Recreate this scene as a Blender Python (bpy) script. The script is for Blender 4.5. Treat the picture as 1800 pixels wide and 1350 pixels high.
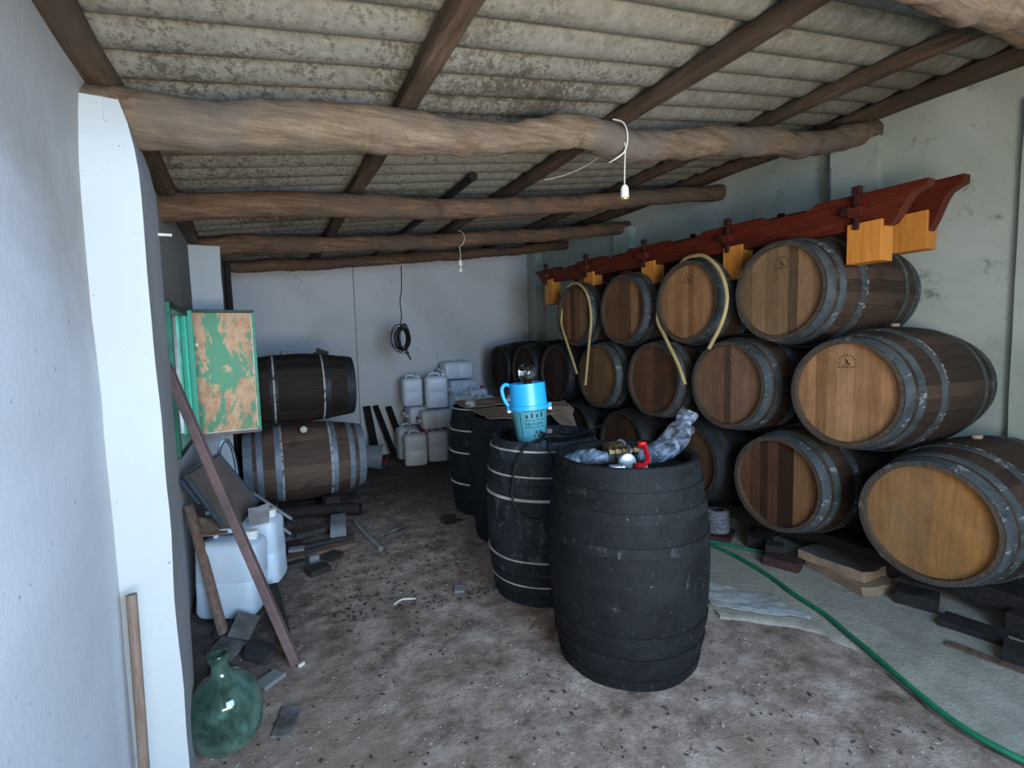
import bpy, math, random
from mathutils import Vector, Matrix, noise
sc = bpy.context.scene
for o in list(bpy.data.objects): bpy.data.objects.remove(o)
COL = sc.collection
R = math.radians
random.seed(7)

# ------------------------------------------------------------------ camera
cd = bpy.data.cameras.new('camera'); cam = bpy.data.objects.new('camera', cd); COL.objects.link(cam)
cd.sensor_width = 36.0; cd.lens = 871.1 / 1800 * 36.0; cd.clip_start = 0.02; cd.clip_end = 200
PIT, ROL, YAW = R(4.535), R(-1.506), R(26.903)
fw = Vector((math.sin(YAW)*math.cos(PIT), math.cos(YAW)*math.cos(PIT), -math.sin(PIT)))
rt = Vector((math.cos(YAW), -math.sin(YAW), 0)); up = rt.cross(fw)
r2 = rt*math.cos(ROL) + up*math.sin(ROL); u2 = -rt*math.sin(ROL) + up*math.cos(ROL)
m = Matrix((r2, u2, -fw)).transposed().to_4x4(); m.translation = Vector((0, 0, 1.388))
cam.matrix_world = m
sc.camera = cam

# ------------------------------------------------------------------ world, daylight, exposure
w = bpy.data.worlds.new('world'); sc.world = w; w.use_nodes = True
bg = w.node_tree.nodes['Background']; bg.inputs[0].default_value = (0.62, 0.78, 1.0, 1); bg.inputs[1].default_value = 0.9

def area(name, loc, aim, sx, sy, power, col, spread=180):
    l = bpy.data.lights.new(name, 'AREA'); l.shape = 'RECTANGLE'; l.size = sx; l.size_y = sy
    l.energy = power; l.color = col; l.spread = R(spread)
    o = bpy.data.objects.new(name, l); COL.objects.link(o); o.location = loc
    o.rotation_euler = (Vector(aim)-Vector(loc)).to_track_quat('-Z', 'Y').to_euler()
    return o
# daylight through the wide doorway behind the camera: blue sky from above, sunlit yard from below
area('door_sky_light', (1.05, -1.20, 1.60), (-0.30, 1.9, 0.1), 1.5, 1.3, 112, (0.43, 0.67, 1.0), 165)
area('door_yard_light', (0.5, -1.15, 0.80), (0.75, 0.75, 2.2), 1.9, 0.6, 54, (1.0, 0.86, 0.68), 135)
# daylight through the small window in the left wall
area('window_sky_light', (-0.95, 3.1, 1.5), (0.4, 3.6, 0.9), 0.8, 0.8, 20, (0.60, 0.78, 1.0))

sc.view_settings.view_transform = 'Standard'; sc.view_settings.look = 'None'
sc.view_settings.gamma = 1; sc.view_settings.use_curve_mapping = False
sc.view_settings.exposure = 0.48

# ------------------------------------------------------------------ helpers
def tag(o, label=None, cat=None, group=None, kind=None):
    if label: o['label'] = label
    if cat: o['category'] = cat
    if group: o['group'] = group
    if kind: o['kind'] = kind
    return o

def empty(name, loc=(0, 0, 0), rot=(0, 0, 0), label=None, cat=None, group=None):
    o = bpy.data.objects.new(name, None); COL.objects.link(o); o.location = loc; o.rotation_euler = rot
    o.empty_display_size = 0.1
    return tag(o, label, cat, group)

class MB:
    def __init__(s): s.v = []; s.f = []
    def add(s, vs, fs):
        n = len(s.v); s.v += [tuple(v) for v in vs]; s.f += [tuple(i+n for i in f) for f in fs]; return s
    def box(s, c, d, rot=None):
        vs = []
        for x in (-1, 1):
            for y in (-1, 1):
                for z in (-1, 1):
                    v = Vector((x*d[0]/2, y*d[1]/2, z*d[2]/2))
                    if rot is not None: v = rot @ v
                    vs.append(v+Vector(c))
        return s.add(vs, [(0,1,3,2),(4,6,7,5),(0,4,5,1),(2,3,7,6),(0,2,6,4),(1,5,7,3)])
    def rings(s, rings, cap=True, closed=False):
        n = len(rings[0]); vs = [v for r_ in rings for v in r_]; fs = []
        m_ = len(rings)
        for i in range(m_ if closed else m_-1):
            a, b = i*n, ((i+1) % m_)*n
            for j in range(n):
                k = (j+1) % n; fs.append((a+j, a+k, b+k, b+j))
        if cap and not closed: fs += [tuple(range(n))[::-1], tuple((m_-1)*n+j for j in range(n))]
        return s.add(vs, fs)
    def lathe(s, prof, n=32, cap=True, M=None, closed=False):
        rs = []
        for (r_, z) in prof:
            ring = [Vector((r_*math.cos(2*math.pi*j/n), r_*math.sin(2*math.pi*j/n), z)) for j in range(n)]
            if M is not None: ring = [M @ v for v in ring]
            rs.append(ring)
        return s.rings(rs, cap, closed)
    def tube(s, pts, r_, n=8, cap=True, closed=False, flat=1.0, seed=None, amp=0):
        pts = [Vector(p) for p in pts]; N = len(pts); rings = []; prev = None
        for i, p in enumerate(pts):
            if closed: t = pts[(i+1) % N]-pts[i-1]
            else: t = pts[min(i+1, N-1)]-pts[max(i-1, 0)]
            t.normalize()
            if prev is None:
                a = Vector((0, 0, 1)) if abs(t.z) < .9 else Vector((1, 0, 0))
                prev = (a - t*a.dot(t)).normalized()
            prev = (prev - t*prev.dot(t)).normalized(); b = t.cross(prev)
            rr = r_(i/(N-1)) if callable(r_) else r_
            ring = []
            for j in range(n):
                an = 2*math.pi*j/n
                q = rr
                if seed is not None:
                    q = rr*(1+amp*noise.noise(Vector((p.x*3+seed+math.cos(an)*.5, p.y*3+math.sin(an)*.5, p.z*3))) + amp*.5*noise.noise(Vector((p.x*11+seed+math.cos(an), p.y*11+math.sin(an), p.z*11))) + amp*.22*noise.noise(Vector((p.x*26+seed+3*math.cos(an), p.y*26+3*math.sin(an), p.z*26))))
                ring.append(p + prev*(q*math.cos(an)*flat) + b*(q*math.sin(an)))
            rings.append(ring)
        return s.rings(rings, cap, closed)
    def plate(s, poly, z0, z1):
        n = len(poly); vs = [(x, y, z0) for x, y in poly]+[(x, y, z1) for x, y in poly]
        return s.add(vs, [tuple(range(n))[::-1], tuple(range(n, 2*n))]+[(i, (i+1) % n, n+(i+1) % n, n+i) for i in range(n)])
    def mesh(s, name, mats, smooth=False):
        me = bpy.data.meshes.new(name); me.from_pydata(s.v, [], s.f)
        for m_ in (mats if isinstance(mats, (list, tuple)) else [mats]): me.materials.append(m_)
        me.validate()
        if smooth:
            me.polygons.foreach_set('use_smooth', [True]*len(me.polygons))
            try: me.set_sharp_from_angle(angle=R(38))
            except Exception: pass
        me.update(); return me
    def obj(s, name, mats, parent=None, smooth=False, loc=None, rot=None, bevel=0):
        o = bpy.data.objects.new(name, s.mesh(name, mats, smooth)); COL.objects.link(o)
        if parent: o.parent = parent
        if loc: o.location = loc
        if rot: o.rotation_euler = rot
        if bevel:
            b = o.modifiers.new('bevel', 'BEVEL'); b.width = bevel; b.segments = 2; b.limit_method = 'ANGLE'
        return o

def rz(a): return Matrix.Rotation(a, 3, 'Z')
def spline(pts, k=6, closed=False):
    P = [Vector(p) for p in pts]; out = []; N = len(P)
    rng = range(N) if closed else range(N-1)
    for i in rng:
        if closed: a, b, c, d = P[i-1], P[i], P[(i+1) % N], P[(i+2) % N]
        else: a, b, c, d = P[max(i-1, 0)], P[i], P[i+1], P[min(i+2, N-1)]
        for j in range(k):
            t = j/k
            out.append(.5*((2*b)+(c-a)*t+(2*a-5*b+4*c-d)*t*t+(3*b-a-3*c+d)*t**3))
    if not closed: out.append(P[-1])
    return out
def nz(x, y, z=0, sc_=1.0): return noise.noise(Vector((x*sc_, y*sc_, z*sc_)))
def rough_sheet(mb, poly_fn, nx, ny, th):
    """closed sheet of thickness th; poly_fn(u,v)->point"""
    top = [[Vector(poly_fn(i/nx, j/ny)) for j in range(ny+1)] for i in range(nx+1)]
    vs = [v for r_ in top for v in r_]; n1 = len(vs)
    vs += [v-Vector((0, 0, th)) for v in vs]
    idx = lambda i, j: i*(ny+1)+j
    fs = []
    for i in range(nx):
        for j in range(ny):
            a, b, c, d = idx(i, j), idx(i+1, j), idx(i+1, j+1), idx(i, j+1)
            fs.append((a, b, c, d)); fs.append((d+n1, c+n1, b+n1, a+n1))
    edge = [idx(i, 0) for i in range(nx)]+[idx(nx, j) for j in range(ny)]+[idx(i, ny) for i in range(nx, 0, -1)]+[idx(0, j) for j in range(ny, 0, -1)]
    for k in range(len(edge)):
        a, b = edge[k], edge[(k+1) % len(edge)]; fs.append((b, a, a+n1, b+n1))
    return mb.add(vs, fs)

# ------------------------------------------------------------------ materials
class NT:
    def __init__(s, name, rough=.8, metal=0, spec=.3):
        s.m = bpy.data.materials.new(name); s.m.use_nodes = True; s.t = s.m.node_tree; s.N = s.t.nodes; s.L = s.t.links
        s.b = s.N['Principled BSDF']; s.b.inputs['Roughness'].default_value = rough; s.b.inputs['Metallic'].default_value = metal
        s.b.inputs['Specular IOR Level'].default_value = spec
        s.tc = s.N.new('ShaderNodeTexCoord'); s.oi = None
    def coord(s, stretch=(1, 1, 1), rnd=False, kind='Object'):
        mp = s.N.new('ShaderNodeMapping'); mp.inputs['Scale'].default_value = stretch
        s.L.new(s.tc.outputs[kind], mp.inputs['Vector'])
        if rnd:
            if s.oi is None: s.oi = s.N.new('ShaderNodeObjectInfo')
            cx = s.N.new('ShaderNodeMath'); cx.operation = 'MULTIPLY'; cx.inputs[1].default_value = 37.0
            s.L.new(s.oi.outputs['Random'], cx.inputs[0]); s.L.new(cx.outputs[0], mp.inputs['Location'])
        return mp.outputs[0]
    def noise(s, scale, detail=5, rough=.6, dist=0, stretch=(1, 1, 1), rnd=False):
        n = s.N.new('ShaderNodeTexNoise'); n.inputs['Scale'].default_value = scale; n.inputs['Detail'].default_value = detail
        n.inputs['Roughness'].default_value = rough; n.inputs['Distortion'].default_value = dist
        s.L.new(s.coord(stretch, rnd), n.inputs['Vector']); return n.outputs['Fac']
    def ramp(s, fac, stops, interp='LINEAR'):
        r_ = s.N.new('ShaderNodeValToRGB'); r_.color_ramp.interpolation = interp
        while len(r_.color_ramp.elements) < len(stops): r_.color_ramp.elements.new(.5)
        for e, (p, c) in zip(r_.color_ramp.elements, stops):
            e.position = p; e.color = tuple(c)+(1,) if len(c) == 3 else c
        s.L.new(fac, r_.inputs[0]); return r_.outputs[0]
    def mask(s, fac, lo, hi):
        mr = s.N.new('ShaderNodeMapRange'); mr.inputs['From Min'].default_value = lo; mr.inputs['From Max'].default_value = hi
        mr.interpolation_type = 'SMOOTHSTEP'; s.L.new(fac, mr.inputs['Value']); return mr.outputs[0]
    def mix(s, fac, a, b, mode='MIX'):
        mx = s.N.new('ShaderNodeMix'); mx.data_type = 'RGBA'; mx.blend_type = mode
        for sock, v in ((mx.inputs[0], fac), (mx.inputs[6], a), (mx.inputs[7], b)):
            if isinstance(v, (int, float)): sock.default_value = v
            elif isinstance(v, tuple): sock.default_value = v+(1,) if len(v) == 3 else v
            else: s.L.new(v, sock)
        return mx.outputs[2]
    def math(s, op, a, b=0.0):
        n = s.N.new('ShaderNodeMath'); n.operation = op
        for i, v in enumerate((a, b)):
            if isinstance(v, (int, float)): n.inputs[i].default_value = v
            else: s.L.new(v, n.inputs[i])
        return n.outputs[0]
    def sep(s, v):
        n = s.N.new('ShaderNodeSeparateXYZ'); s.L.new(v, n.inputs[0]); return n.outputs
    def white(s, val):
        n = s.N.new('ShaderNodeTexWhiteNoise'); n.noise_dimensions = '1D'; s.L.new(val, n.inputs['W']); return n.outputs['Value']
    def bump(s, h, strength=.4, dist=.01):
        b = s.N.new('ShaderNodeBump'); b.inputs['Strength'].default_value = strength; b.inputs['Distance'].default_value = dist
        s.L.new(h, b.inputs['Height']); s.L.new(b.outputs[0], s.b.inputs['Normal'])
    def out(s, col): s.L.new(col, s.b.inputs['Base Color']); return s.m

def plain(name, col, rough=.6, metal=0, var=.15, scale=14, bump=.1, trans=0, spec=.4, dark=None, stretch=(1,1,1), alpha=1, ior=1.45):
    t = NT(name, rough, metal, spec); n = t.noise(scale, 5, .65, stretch=stretch, rnd=True)
    d = dark or tuple(c*(1-var*1.6) for c in col)
    c = t.ramp(n, [(.3, d), (.65, col)])
    if bump: t.bump(n, bump, .01)
    if trans: t.b.inputs['Transmission Weight'].default_value = trans; t.b.inputs['IOR'].default_value = ior
    if alpha < 1: t.b.inputs['Alpha'].default_value = alpha
    return t.out(c)

def wood(name, c1, c2, c3, axis=0, scale=5, rough=.75, stain=None, bump=.5, gray=None, grain=None):
    st = [9, 9, 9]; st[axis] = .8
    t = NT(name, rough, 0, .2)
    g = t.noise(scale, 9, .78, .12, tuple(st), True); big = t.noise(2.2, 4, .6, .3, rnd=True)
    c = t.ramp(g, [(.28, c1), (.5, c2), (.72, c3)])
    if gray: c = t.mix(t.mask(big, .42, .62), c, gray)
    if stain:
        s_ = t.noise(5.5, 6, .7, .4, rnd=True); c = t.mix(t.mask(s_, .55, .7), c, stain)
    t.bump(g, bump, .012); return t.out(c)

def plaster(name, base, stain, mould, mould_lo=.6, extra=None, upper_dark=None):
    t = NT(name, .92, 0, .15)
    a = t.noise(.9, 5, .6, .5, rnd=False); b = t.noise(6, 8, .75); f = t.noise(60, 4, .7)
    c = t.mix(t.mask(a, .4, .68), base, stain)
    c = t.mix(t.mask(b, mould_lo, mould_lo+.14), c, mould)
    sp = t.noise(38, 3, .6); c = t.mix(t.mask(sp, .70, .74), c, tuple(x*.5 for x in base))
    if upper_dark:   # left wall: darker brown high up beyond the first pillar
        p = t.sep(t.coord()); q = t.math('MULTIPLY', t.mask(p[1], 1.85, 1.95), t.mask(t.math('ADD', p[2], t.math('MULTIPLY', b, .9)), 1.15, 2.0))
        c = t.mix(t.math('MULTIPLY', q, .9), c, upper_dark)
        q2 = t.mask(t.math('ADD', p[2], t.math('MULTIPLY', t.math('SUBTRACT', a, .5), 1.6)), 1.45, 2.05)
        c = t.mix(t.math('MULTIPLY', q2, .8), c, (.27, .25, .215))  # mottled beige patches that also paint in the weaker light high on the wall
    h = t.math('ADD', t.math('MULTIPLY', b, .6), t.math('MULTIPLY', f, .25))
    t.bump(h, .18, .02); return t.out(c)

WALL = plaster('wall_plaster', (.62, .64, .65), (.52, .54, .54), (.33, .34, .32), .60)
WALLL = plaster('wall_plaster_left', (.50, .51, .54), (.43, .44, .455), (.30, .295, .27), .64, upper_dark=(.10, .085, .070))
WALLR = plaster('wall_plaster_right', (.48, .51, .44), (.36, .39, .32), (.20, .225, .17), .56)
WHITEW = plaster('whitewash', (.445, .475, .47), (.42, .445, .44), (.37, .39, .38), .72)
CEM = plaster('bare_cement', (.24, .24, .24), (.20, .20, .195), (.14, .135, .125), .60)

def roof_mat():
    t = NT('fibre_cement', .9, 0, .15)
    a = t.noise(1.1, 4, .6, .6); b = t.noise(14, 9, .8, .2); c_ = t.noise(45, 5, .8)
    c = t.ramp(b, [(.3, (.125, .12, .098)), (.52, (.23, .225, .19)), (.72, (.335, .33, .285))])
    m1 = t.mask(t.math('ADD', t.math('MULTIPLY', a, .7), t.math('MULTIPLY', b, .5)), .68, .80)
    c = t.mix(t.math('MULTIPLY', m1, .85), c, (.085, .072, .050))
    blot = t.mask(t.math('ADD', t.math('MULTIPLY', a, .6), t.math('MULTIPLY', c_, .6)), .60, .68)
    c = t.mix(t.math('MULTIPLY', blot, .45), c, (.11, .095, .07))
    yy = t.sep(t.coord()); band = t.math('MULTIPLY', t.mask(yy[1], 1.0, 1.9), t.mask(yy[0], 2.6, 1.2))
    mold = t.mask(t.math('ADD', t.math('ADD', t.math('MULTIPLY', b, .6), t.math('MULTIPLY', c_, .5)), t.math('MULTIPLY', t.math('SUBTRACT', a, .5), .3)), .53, .63)
    c = t.mix(t.math('MULTIPLY', t.math('MULTIPLY', mold, band), .75), c, (.06, .052, .036))
    t.bump(t.math('ADD', b, t.math('MULTIPLY', c_, .4)), .5, .012); return t.out(c)
ROOF = roof_mat()

def floor_mat(name, cols, wet, chips=True):
    t = NT(name, .88, 0, .25)
    a = t.noise(.8, 4, .6, .2); b = t.noise(6, 10, .74, 0); f = t.noise(46, 6, .78); g = t.noise(15, 6, .75, 0)
    c = t.ramp(b, [(.34, cols[0]), (.5, cols[1]), (.66, cols[2])])
    c = t.mix(t.math('MULTIPLY', t.mask(a, .45, .62), .6), c, cols[3])
    c = t.mix(t.mask(g, .60, .68), c, wet)
    if chips:
        c = t.mix(t.mask(f, .66, .72), c, (.42, .38, .35)); c = t.mix(t.mask(f, .33, .27), c, (.04, .033, .03))
    # ground turns darker deeper in the shed
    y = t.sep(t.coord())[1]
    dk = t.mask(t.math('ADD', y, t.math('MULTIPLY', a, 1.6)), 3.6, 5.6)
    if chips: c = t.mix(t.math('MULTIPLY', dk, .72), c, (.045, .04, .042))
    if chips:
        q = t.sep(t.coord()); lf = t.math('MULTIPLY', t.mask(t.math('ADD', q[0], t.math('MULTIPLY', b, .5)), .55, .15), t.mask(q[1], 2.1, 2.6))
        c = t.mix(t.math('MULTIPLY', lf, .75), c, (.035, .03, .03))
    h = t.math('ADD', t.math('MULTIPLY', b, .6), t.math('MULTIPLY', f, .4)); t.bump(h, 1.0, .03); return t.out(c)
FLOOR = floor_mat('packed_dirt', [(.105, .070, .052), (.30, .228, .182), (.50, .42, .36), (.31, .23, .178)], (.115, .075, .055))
SLAB = floor_mat('grey_cement', [(.26, .25, .205), (.36, .345, .285), (.44, .42, .355), (.32, .305, .25)], (.25, .225, .18), False)

LOG_A = wood('log_pale', (.065, .042, .025), (.185, .130, .082), (.33, .24, .16), 0, 4, gray=(.145, .115, .09), stain=(.13, .078, .045), bump=.9)
LOG_B = wood('log_tan', (.045, .026, .015), (.15, .088, .05), (.26, .165, .10), 0, 4, gray=(.105, .072, .05), stain=(.085, .048, .030), bump=.8)
RAFT = wood('rafter_wood', (.035, .022, .014), (.10, .066, .044), (.20, .145, .10), 1, 4, gray=(.065, .045, .032))
DARKW = wood('dark_timber', (.010, .008, .007), (.022, .018, .016), (.045, .038, .033), 0, 6)
CHARW = wood('black_board', (.008, .008, .009), (.016, .015, .015), (.03, .028, .027), 2, 6)
REDW = wood('red_varnish', (.038, .006, .003), (.088, .014, .006), (.14, .026, .010), 1, 5, rough=.42, bump=.15)
REDD = wood('dark_red_key', (.018, .007, .006), (.032, .010, .008), (.055, .016, .011), 2, 5, rough=.5, bump=.15)
ORANGE = wood('orange_pine', (.42, .14, .025), (.56, .21, .035), (.64, .28, .06), 2, 5, rough=.5, bump=.1)
POLE = wood('broom_wood', (.12, .08, .058), (.20, .145, .11), (.28, .21, .165), 2, 6, rough=.6)
STICKW = wood('old_stick', (.085, .05, .035), (.17, .11, .08), (.26, .18, .14), 2, 6)
PLANKW = wood('brown_plank', (.05, .032, .024), (.13, .085, .062), (.22, .155, .115), 0, 6)

def black_paint(name, hooped=False, tint=(1, 1, 1), dust=.62):
    t = NT(name, .74, 0, .22)
    a = t.noise(5, 8, .75, .3, rnd=True); b = t.noise(26, 6, .8, .4, (1, 1, .5), True); sp = t.noise(55, 3, .6, rnd=True)
    base = (.0055*tint[0], .0065*tint[1], .0075*tint[2]); grey = (.020*tint[0], .023*tint[1], .026*tint[2])
    c = t.ramp(a, [(.35, base), (.68, grey)])
    c = t.mix(t.math('MULTIPLY', t.mask(b, dust, dust+.12), .5), c, (.13, .14, .15))
    c = t.mix(t.mask(sp, .72, .75), c, (.3, .3, .3))
    if not hooped:
        xyz = t.sep(t.coord()); ang = t.math('ARCTAN2', xyz[1], xyz[0]); st = t.math('MULTIPLY', ang, 27/(2*math.pi))
        fr = t.math('FRACT', st); edge = t.mask(t.math('ABSOLUTE', t.math('SUBTRACT', fr, .5)), .485, .5)
        c = t.mix(t.math('MULTIPLY', edge, .6), c, (.008, .008, .008))
        t.bump(t.math('ADD', a, t.math('MULTIPLY', edge, -.8)), .35, .01)
    else: t.bump(b, .3, .008)
    return t.out(c)
BLK = black_paint('black_paint', tint=(.55, .55, .55), dust=.60); BLKH = black_paint('black_paint_hoop', True, tint=(.60, .60, .60), dust=.58)
BLK2 = black_paint('black_paint_dusty', tint=(1.1, 1.25, 1.4), dust=.53)
BLKH2 = black_paint('black_paint_hoop_dusty', True, tint=(1.1, 1.25, 1.4), dust=.56)
WHITELINE = plain('rubbed_white_edge', (.55, .53, .50), .7, var=.4, scale=9)

def stave_mat(name, c1, c2, c3):
    t = NT(name, .7, 0, .3)
    xyz = t.sep(t.coord()); ang = t.math('ARCTAN2', xyz[1], xyz[0]); st = t.math('MULTIPLY', ang, 30/(2*math.pi))
    if t.oi is None: t.oi = t.N.new('ShaderNodeObjectInfo')
    v = t.white(t.math('ADD', t.math('FLOOR', st), t.math('MULTIPLY', t.oi.outputs['Random'], 91)))
    g = t.noise(7, 8, .7, .4, (6, 6, .7), True); a = t.noise(3, 5, .6, rnd=True)
    c = t.ramp(t.math('ADD', t.math('MULTIPLY', v, .32), t.math('MULTIPLY', g, .68)), [(.25, c1), (.5, c2), (.72, c3)])
    c = t.mix(t.mask(a, .55, .7), c, c1)
    fr = t.math('FRACT', st); edge = t.mask(t.math('ABSOLUTE', t.math('SUBTRACT', fr, .5)), .475, .5)
    c = t.mix(t.math('MULTIPLY', edge, .7), c, (.008, .006, .005))
    t.bump(t.math('ADD', g, t.math('MULTIPLY', edge, -1.0)), .35, .01); return t.out(c)
STAVE = stave_mat('oak_staves', (.019, .011, .007), (.042, .024, .015), (.072, .042, .026))
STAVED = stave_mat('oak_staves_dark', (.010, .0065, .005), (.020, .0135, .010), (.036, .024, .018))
CHIME = wood('chime_end_wood', (.032, .022, .015), (.075, .052, .035), (.13, .098, .068), 0, 9)
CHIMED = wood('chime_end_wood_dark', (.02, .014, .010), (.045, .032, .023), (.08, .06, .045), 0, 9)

def hoop_mat(name, base, dark, scuff=(.5, .48, .45), lo=.60):
    t = NT(name, .55, .35, .4)
    a = t.noise(5, 7, .75, .5, rnd=True); b = t.noise(13, 6, .8, .6, (1, 1, .35), True)
    c = t.ramp(a, [(.35, dark), (.62, base)]); c = t.mix(t.mask(b, lo, lo+.08), c, scuff)
    d_ = t.noise(19, 6, .8, rnd=True); c = t.mix(t.mask(d_, .6, .68), c, (.07, .045, .03))
    t.bump(b, .25, .006); return t.out(c)
HOOP = hoop_mat('galvanised_hoop', (.105, .125, .128), (.035, .045, .048), (.34, .34, .32), .57)
HOOPB = hoop_mat('blue_grey_hoop', (.23, .29, .35), (.13, .165, .20), (.42, .42, .42), .63)
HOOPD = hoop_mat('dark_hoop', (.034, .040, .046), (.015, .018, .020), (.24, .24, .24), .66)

def head_mat(name, planks, stain=None, stain_lo=.55, k=(1.06, .86, .69)):
    """upright planks listed from +y to -y: (start, colour); local x points up on a lying barrel"""
    t = NT(name, .74, 0, .22)
    xyz = t.sep(t.coord()); u = t.math('DIVIDE', t.math('SUBTRACT', .262, xyz[1]), .524)
    g = t.noise(9, 9, .75, .2, (.7, 8, 1), True); m_ = t.noise(5, 6, .7, .3, rnd=True)
    uu = t.math('ADD', u, t.math('MULTIPLY', t.math('SUBTRACT', g, .5), .012))
    r_ = t.N.new('ShaderNodeValToRGB'); r_.color_ramp.interpolation = 'CONSTANT'
    while len(r_.color_ramp.elements) < len(planks): r_.color_ramp.elements.new(.5)
    for e_, (p, c) in zip(r_.color_ramp.elements, planks): e_.position = p; e_.color = tuple(x*q for x, q in zip(c, k))+(1,)
    t.L.new(uu, r_.inputs[0]); c = r_.outputs[0]
    c = t.mix(.7, c, t.ramp(g, [(.25, (.5, .46, .43)), (.7, (1.25, 1.2, 1.15))]), 'MULTIPLY')
    c = t.mix(.6, c, t.ramp(m_, [(.3, (.62, .60, .58)), (.7, (1.2, 1.17, 1.14))]), 'MULTIPLY')
    if stain:
        a = t.noise(3.4, 7, .75, .4, rnd=True); c = t.mix(t.math('MULTIPLY', t.mask(a, stain_lo, stain_lo+.16), .65), c, stain)
    f = t.noise(40, 4, .8, rnd=True); c = t.mix(t.math('MULTIPLY', t.mask(f, .60, .70), .35), c, (.03, .02, .014))
    t.bump(g, .25, .008); return t.out(c)

STEEL = plain('galvanised_steel', (.45, .50, .55), .35, .8, .2)
TUBEM = plain('tube_steel', (.10, .14, .18), .4, .6, .2)
RUBBER = plain('black_rubber', (.008, .008, .009), .5, 0, .2)
PLAST = plain('white_plastic', (.74, .82, .90), .42, 0, .07, 5, .03, spec=.5)
PLASTB = plain('white_plastic_big', (.62, .74, .84), .42, 0, .08, 5, .03, spec=.5)
REDCAP = plain('red_cap', (.38, .02, .05), .4); BLUECAP = plain('blue_cap', (.03, .10, .22), .4)
RED = plain('red_enamel', (.62, .012, .018), .3, bump=0); BRASS = plain('brass', (.30, .20, .09), .42, .75, .35)
ALU = plain('zinc', (.40, .42, .43), .4, .6); IRONP = plain('grey_pipe', (.22, .23, .23), .5, .3)
SKYB = plain('sky_blue_plastic', (.02, .40, .80), .35, bump=0, var=.05, spec=.5)
INK = plain('dark_ink', (.01, .04, .055), .6, bump=0); LABELM = plain('faded_label', (.22, .45, .52), .5, bump=0)
TEAL = plain('teal_clear_plastic', (.10, .38, .46), .35, bump=0, var=.1, trans=.25)
WIREM = plain('white_flex', (.72, .68, .55), .5, bump=0); PORC = plain('white_porcelain', (.78, .78, .72), .3, bump=0)
BRONZ = plain('lamp_brass_rim', (.55, .42, .15), .35, .7, bump=0)
HOSEG = plain('green_hose', (.012, .17, .085), .35, 0, .25, 20, 0, spec=.5)
HOSEY = plain('yellow_hose', (.50, .36, .15), .5, 0, .2, 8, 0)
CARD = plain('cardboard', (.34, .235, .165), .85, 0, .25, 6, .2)
BRICK = plain('dark_red_brick', (.055, .022, .017), .85, 0, .3, 12, .5); DKBR = plain('dark_block', (.018, .015, .014), .9, 0, .35, 10, .5)
STONE = plain('tan_block', (.30, .205, .13), .9, 0, .25, 7, .5); STONET = plain('dark_block_top', (.075, .065, .058), .9, 0, .3, 8, .5)
TILEM = plain('grey_tile', (.17, .165, .165), .85, 0, .4, 9, .5, dark=(.045, .04, .038)); TILED = plain('dark_tile', (.045, .042, .042), .85, 0, .35, 9, .3)
CONC = plain('grey_concrete', (.20, .215, .23), .85, 0, .2, 12, .4)
RUST = plain('red_oxide_iron', (.165, .105, .095), .7, .1, .35, 9, .5, dark=(.085, .06, .06))
SHEETM = plain('pale_plastic_sheet', (.42, .44, .42), .35, 0, .2, 5, .4, dark=(.20, .21, .20))
TWINE = plain('grey_twine', (.26, .27, .29), .9, 0, .5, 30, .9, stretch=(1, 1, 6), dark=(.05, .052, .058))
PANEL = plain('brown_panel', (.155, .125, .105), .7, 0, .2, 6, .15); GREYW = plain('weathered_grey_board', (.20, .20, .20), .8, 0, .3, 8, .3, stretch=(1, 1, 5))
JARM = plain('jar_glass', (.75, .78, .76), .1, bump=0, var=.02, trans=.9)
RAG = plain('dark_rag', (.03, .024, .022), .9, 0, .3, 8, .5)
PAIL = plain('blue_grey_plastic', (.22, .27, .31), .5, 0, .15, 6, .05)
CORK = plain('cork', (.42, .28, .21), .9, 0, .3, 40, .2)
def glass(name, col, rough=.05, ior=1.45):
    t = NT(name, rough, 0, .5); t.b.inputs['Transmission Weight'].default_value = 1; t.b.inputs['IOR'].default_value = ior
    t.b.inputs['Base Color'].default_value = col+(1,); return t.m
def dusty_glass():
    t = NT('dusty_green_glass', .12, 0, .5); n = t.noise(4, 6, .7, .3); mk = t.mask(n, .38, .70)
    t.b.inputs['IOR'].default_value = 1.5
    mr = t.math('SUBTRACT', .95, t.math('MULTIPLY', mk, .42)); t.L.new(mr, t.b.inputs['Transmission Weight'])
    t.L.new(t.math('ADD', .07, t.math('MULTIPLY', mk, .2)), t.b.inputs['Roughness'])
    return t.out(t.mix(mk, (.22, .44, .35), (.20, .30, .265)))
GREENG = dusty_glass(); CLEARG = glass('smoky_glass', (.5, .53, .55), .06)
def film():
    t = NT('clear_plastic_film', .38, 0, .35); n = t.noise(14, 5, .7, 1.0); t.b.inputs['Alpha'].default_value = .55
    t.L.new(t.math('ADD', .12, t.math('MULTIPLY', t.mask(n, .40, .68), .50)), t.b.inputs['Alpha'])
    t.bump(n, .2, .02); return t.out(t.ramp(n, [(.38, (.12, .16, .21)), (.68, (.42, .50, .60))]))
FILM = film()
def shutter_mat():
    t = NT('peeling_green_paint', .5, 0, .35)
    a = t.noise(3.6, 7, .68, .7, (1, 1, .55)); b = t.noise(16, 7, .75, .4, (1, 1, .6))
    v = t.math('ADD', t.math('MULTIPLY', a, .78), t.math('MULTIPLY', b, .22))
    x = t.sep(t.coord())
    rustc = t.ramp(b, [(.3, (.17, .06, .03)), (.5, (.34, .18, .085)), (.7, (.40, .28, .16))])
    c = t.mix(t.mask(v, .482, .502), (.045, .17, .08), rustc)
    c = t.mix(t.mask(b, .64, .70), c, (.13, .035, .025)); t.bump(v, .3, .006); return t.out(c)
GREENP = shutter_mat()
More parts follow.
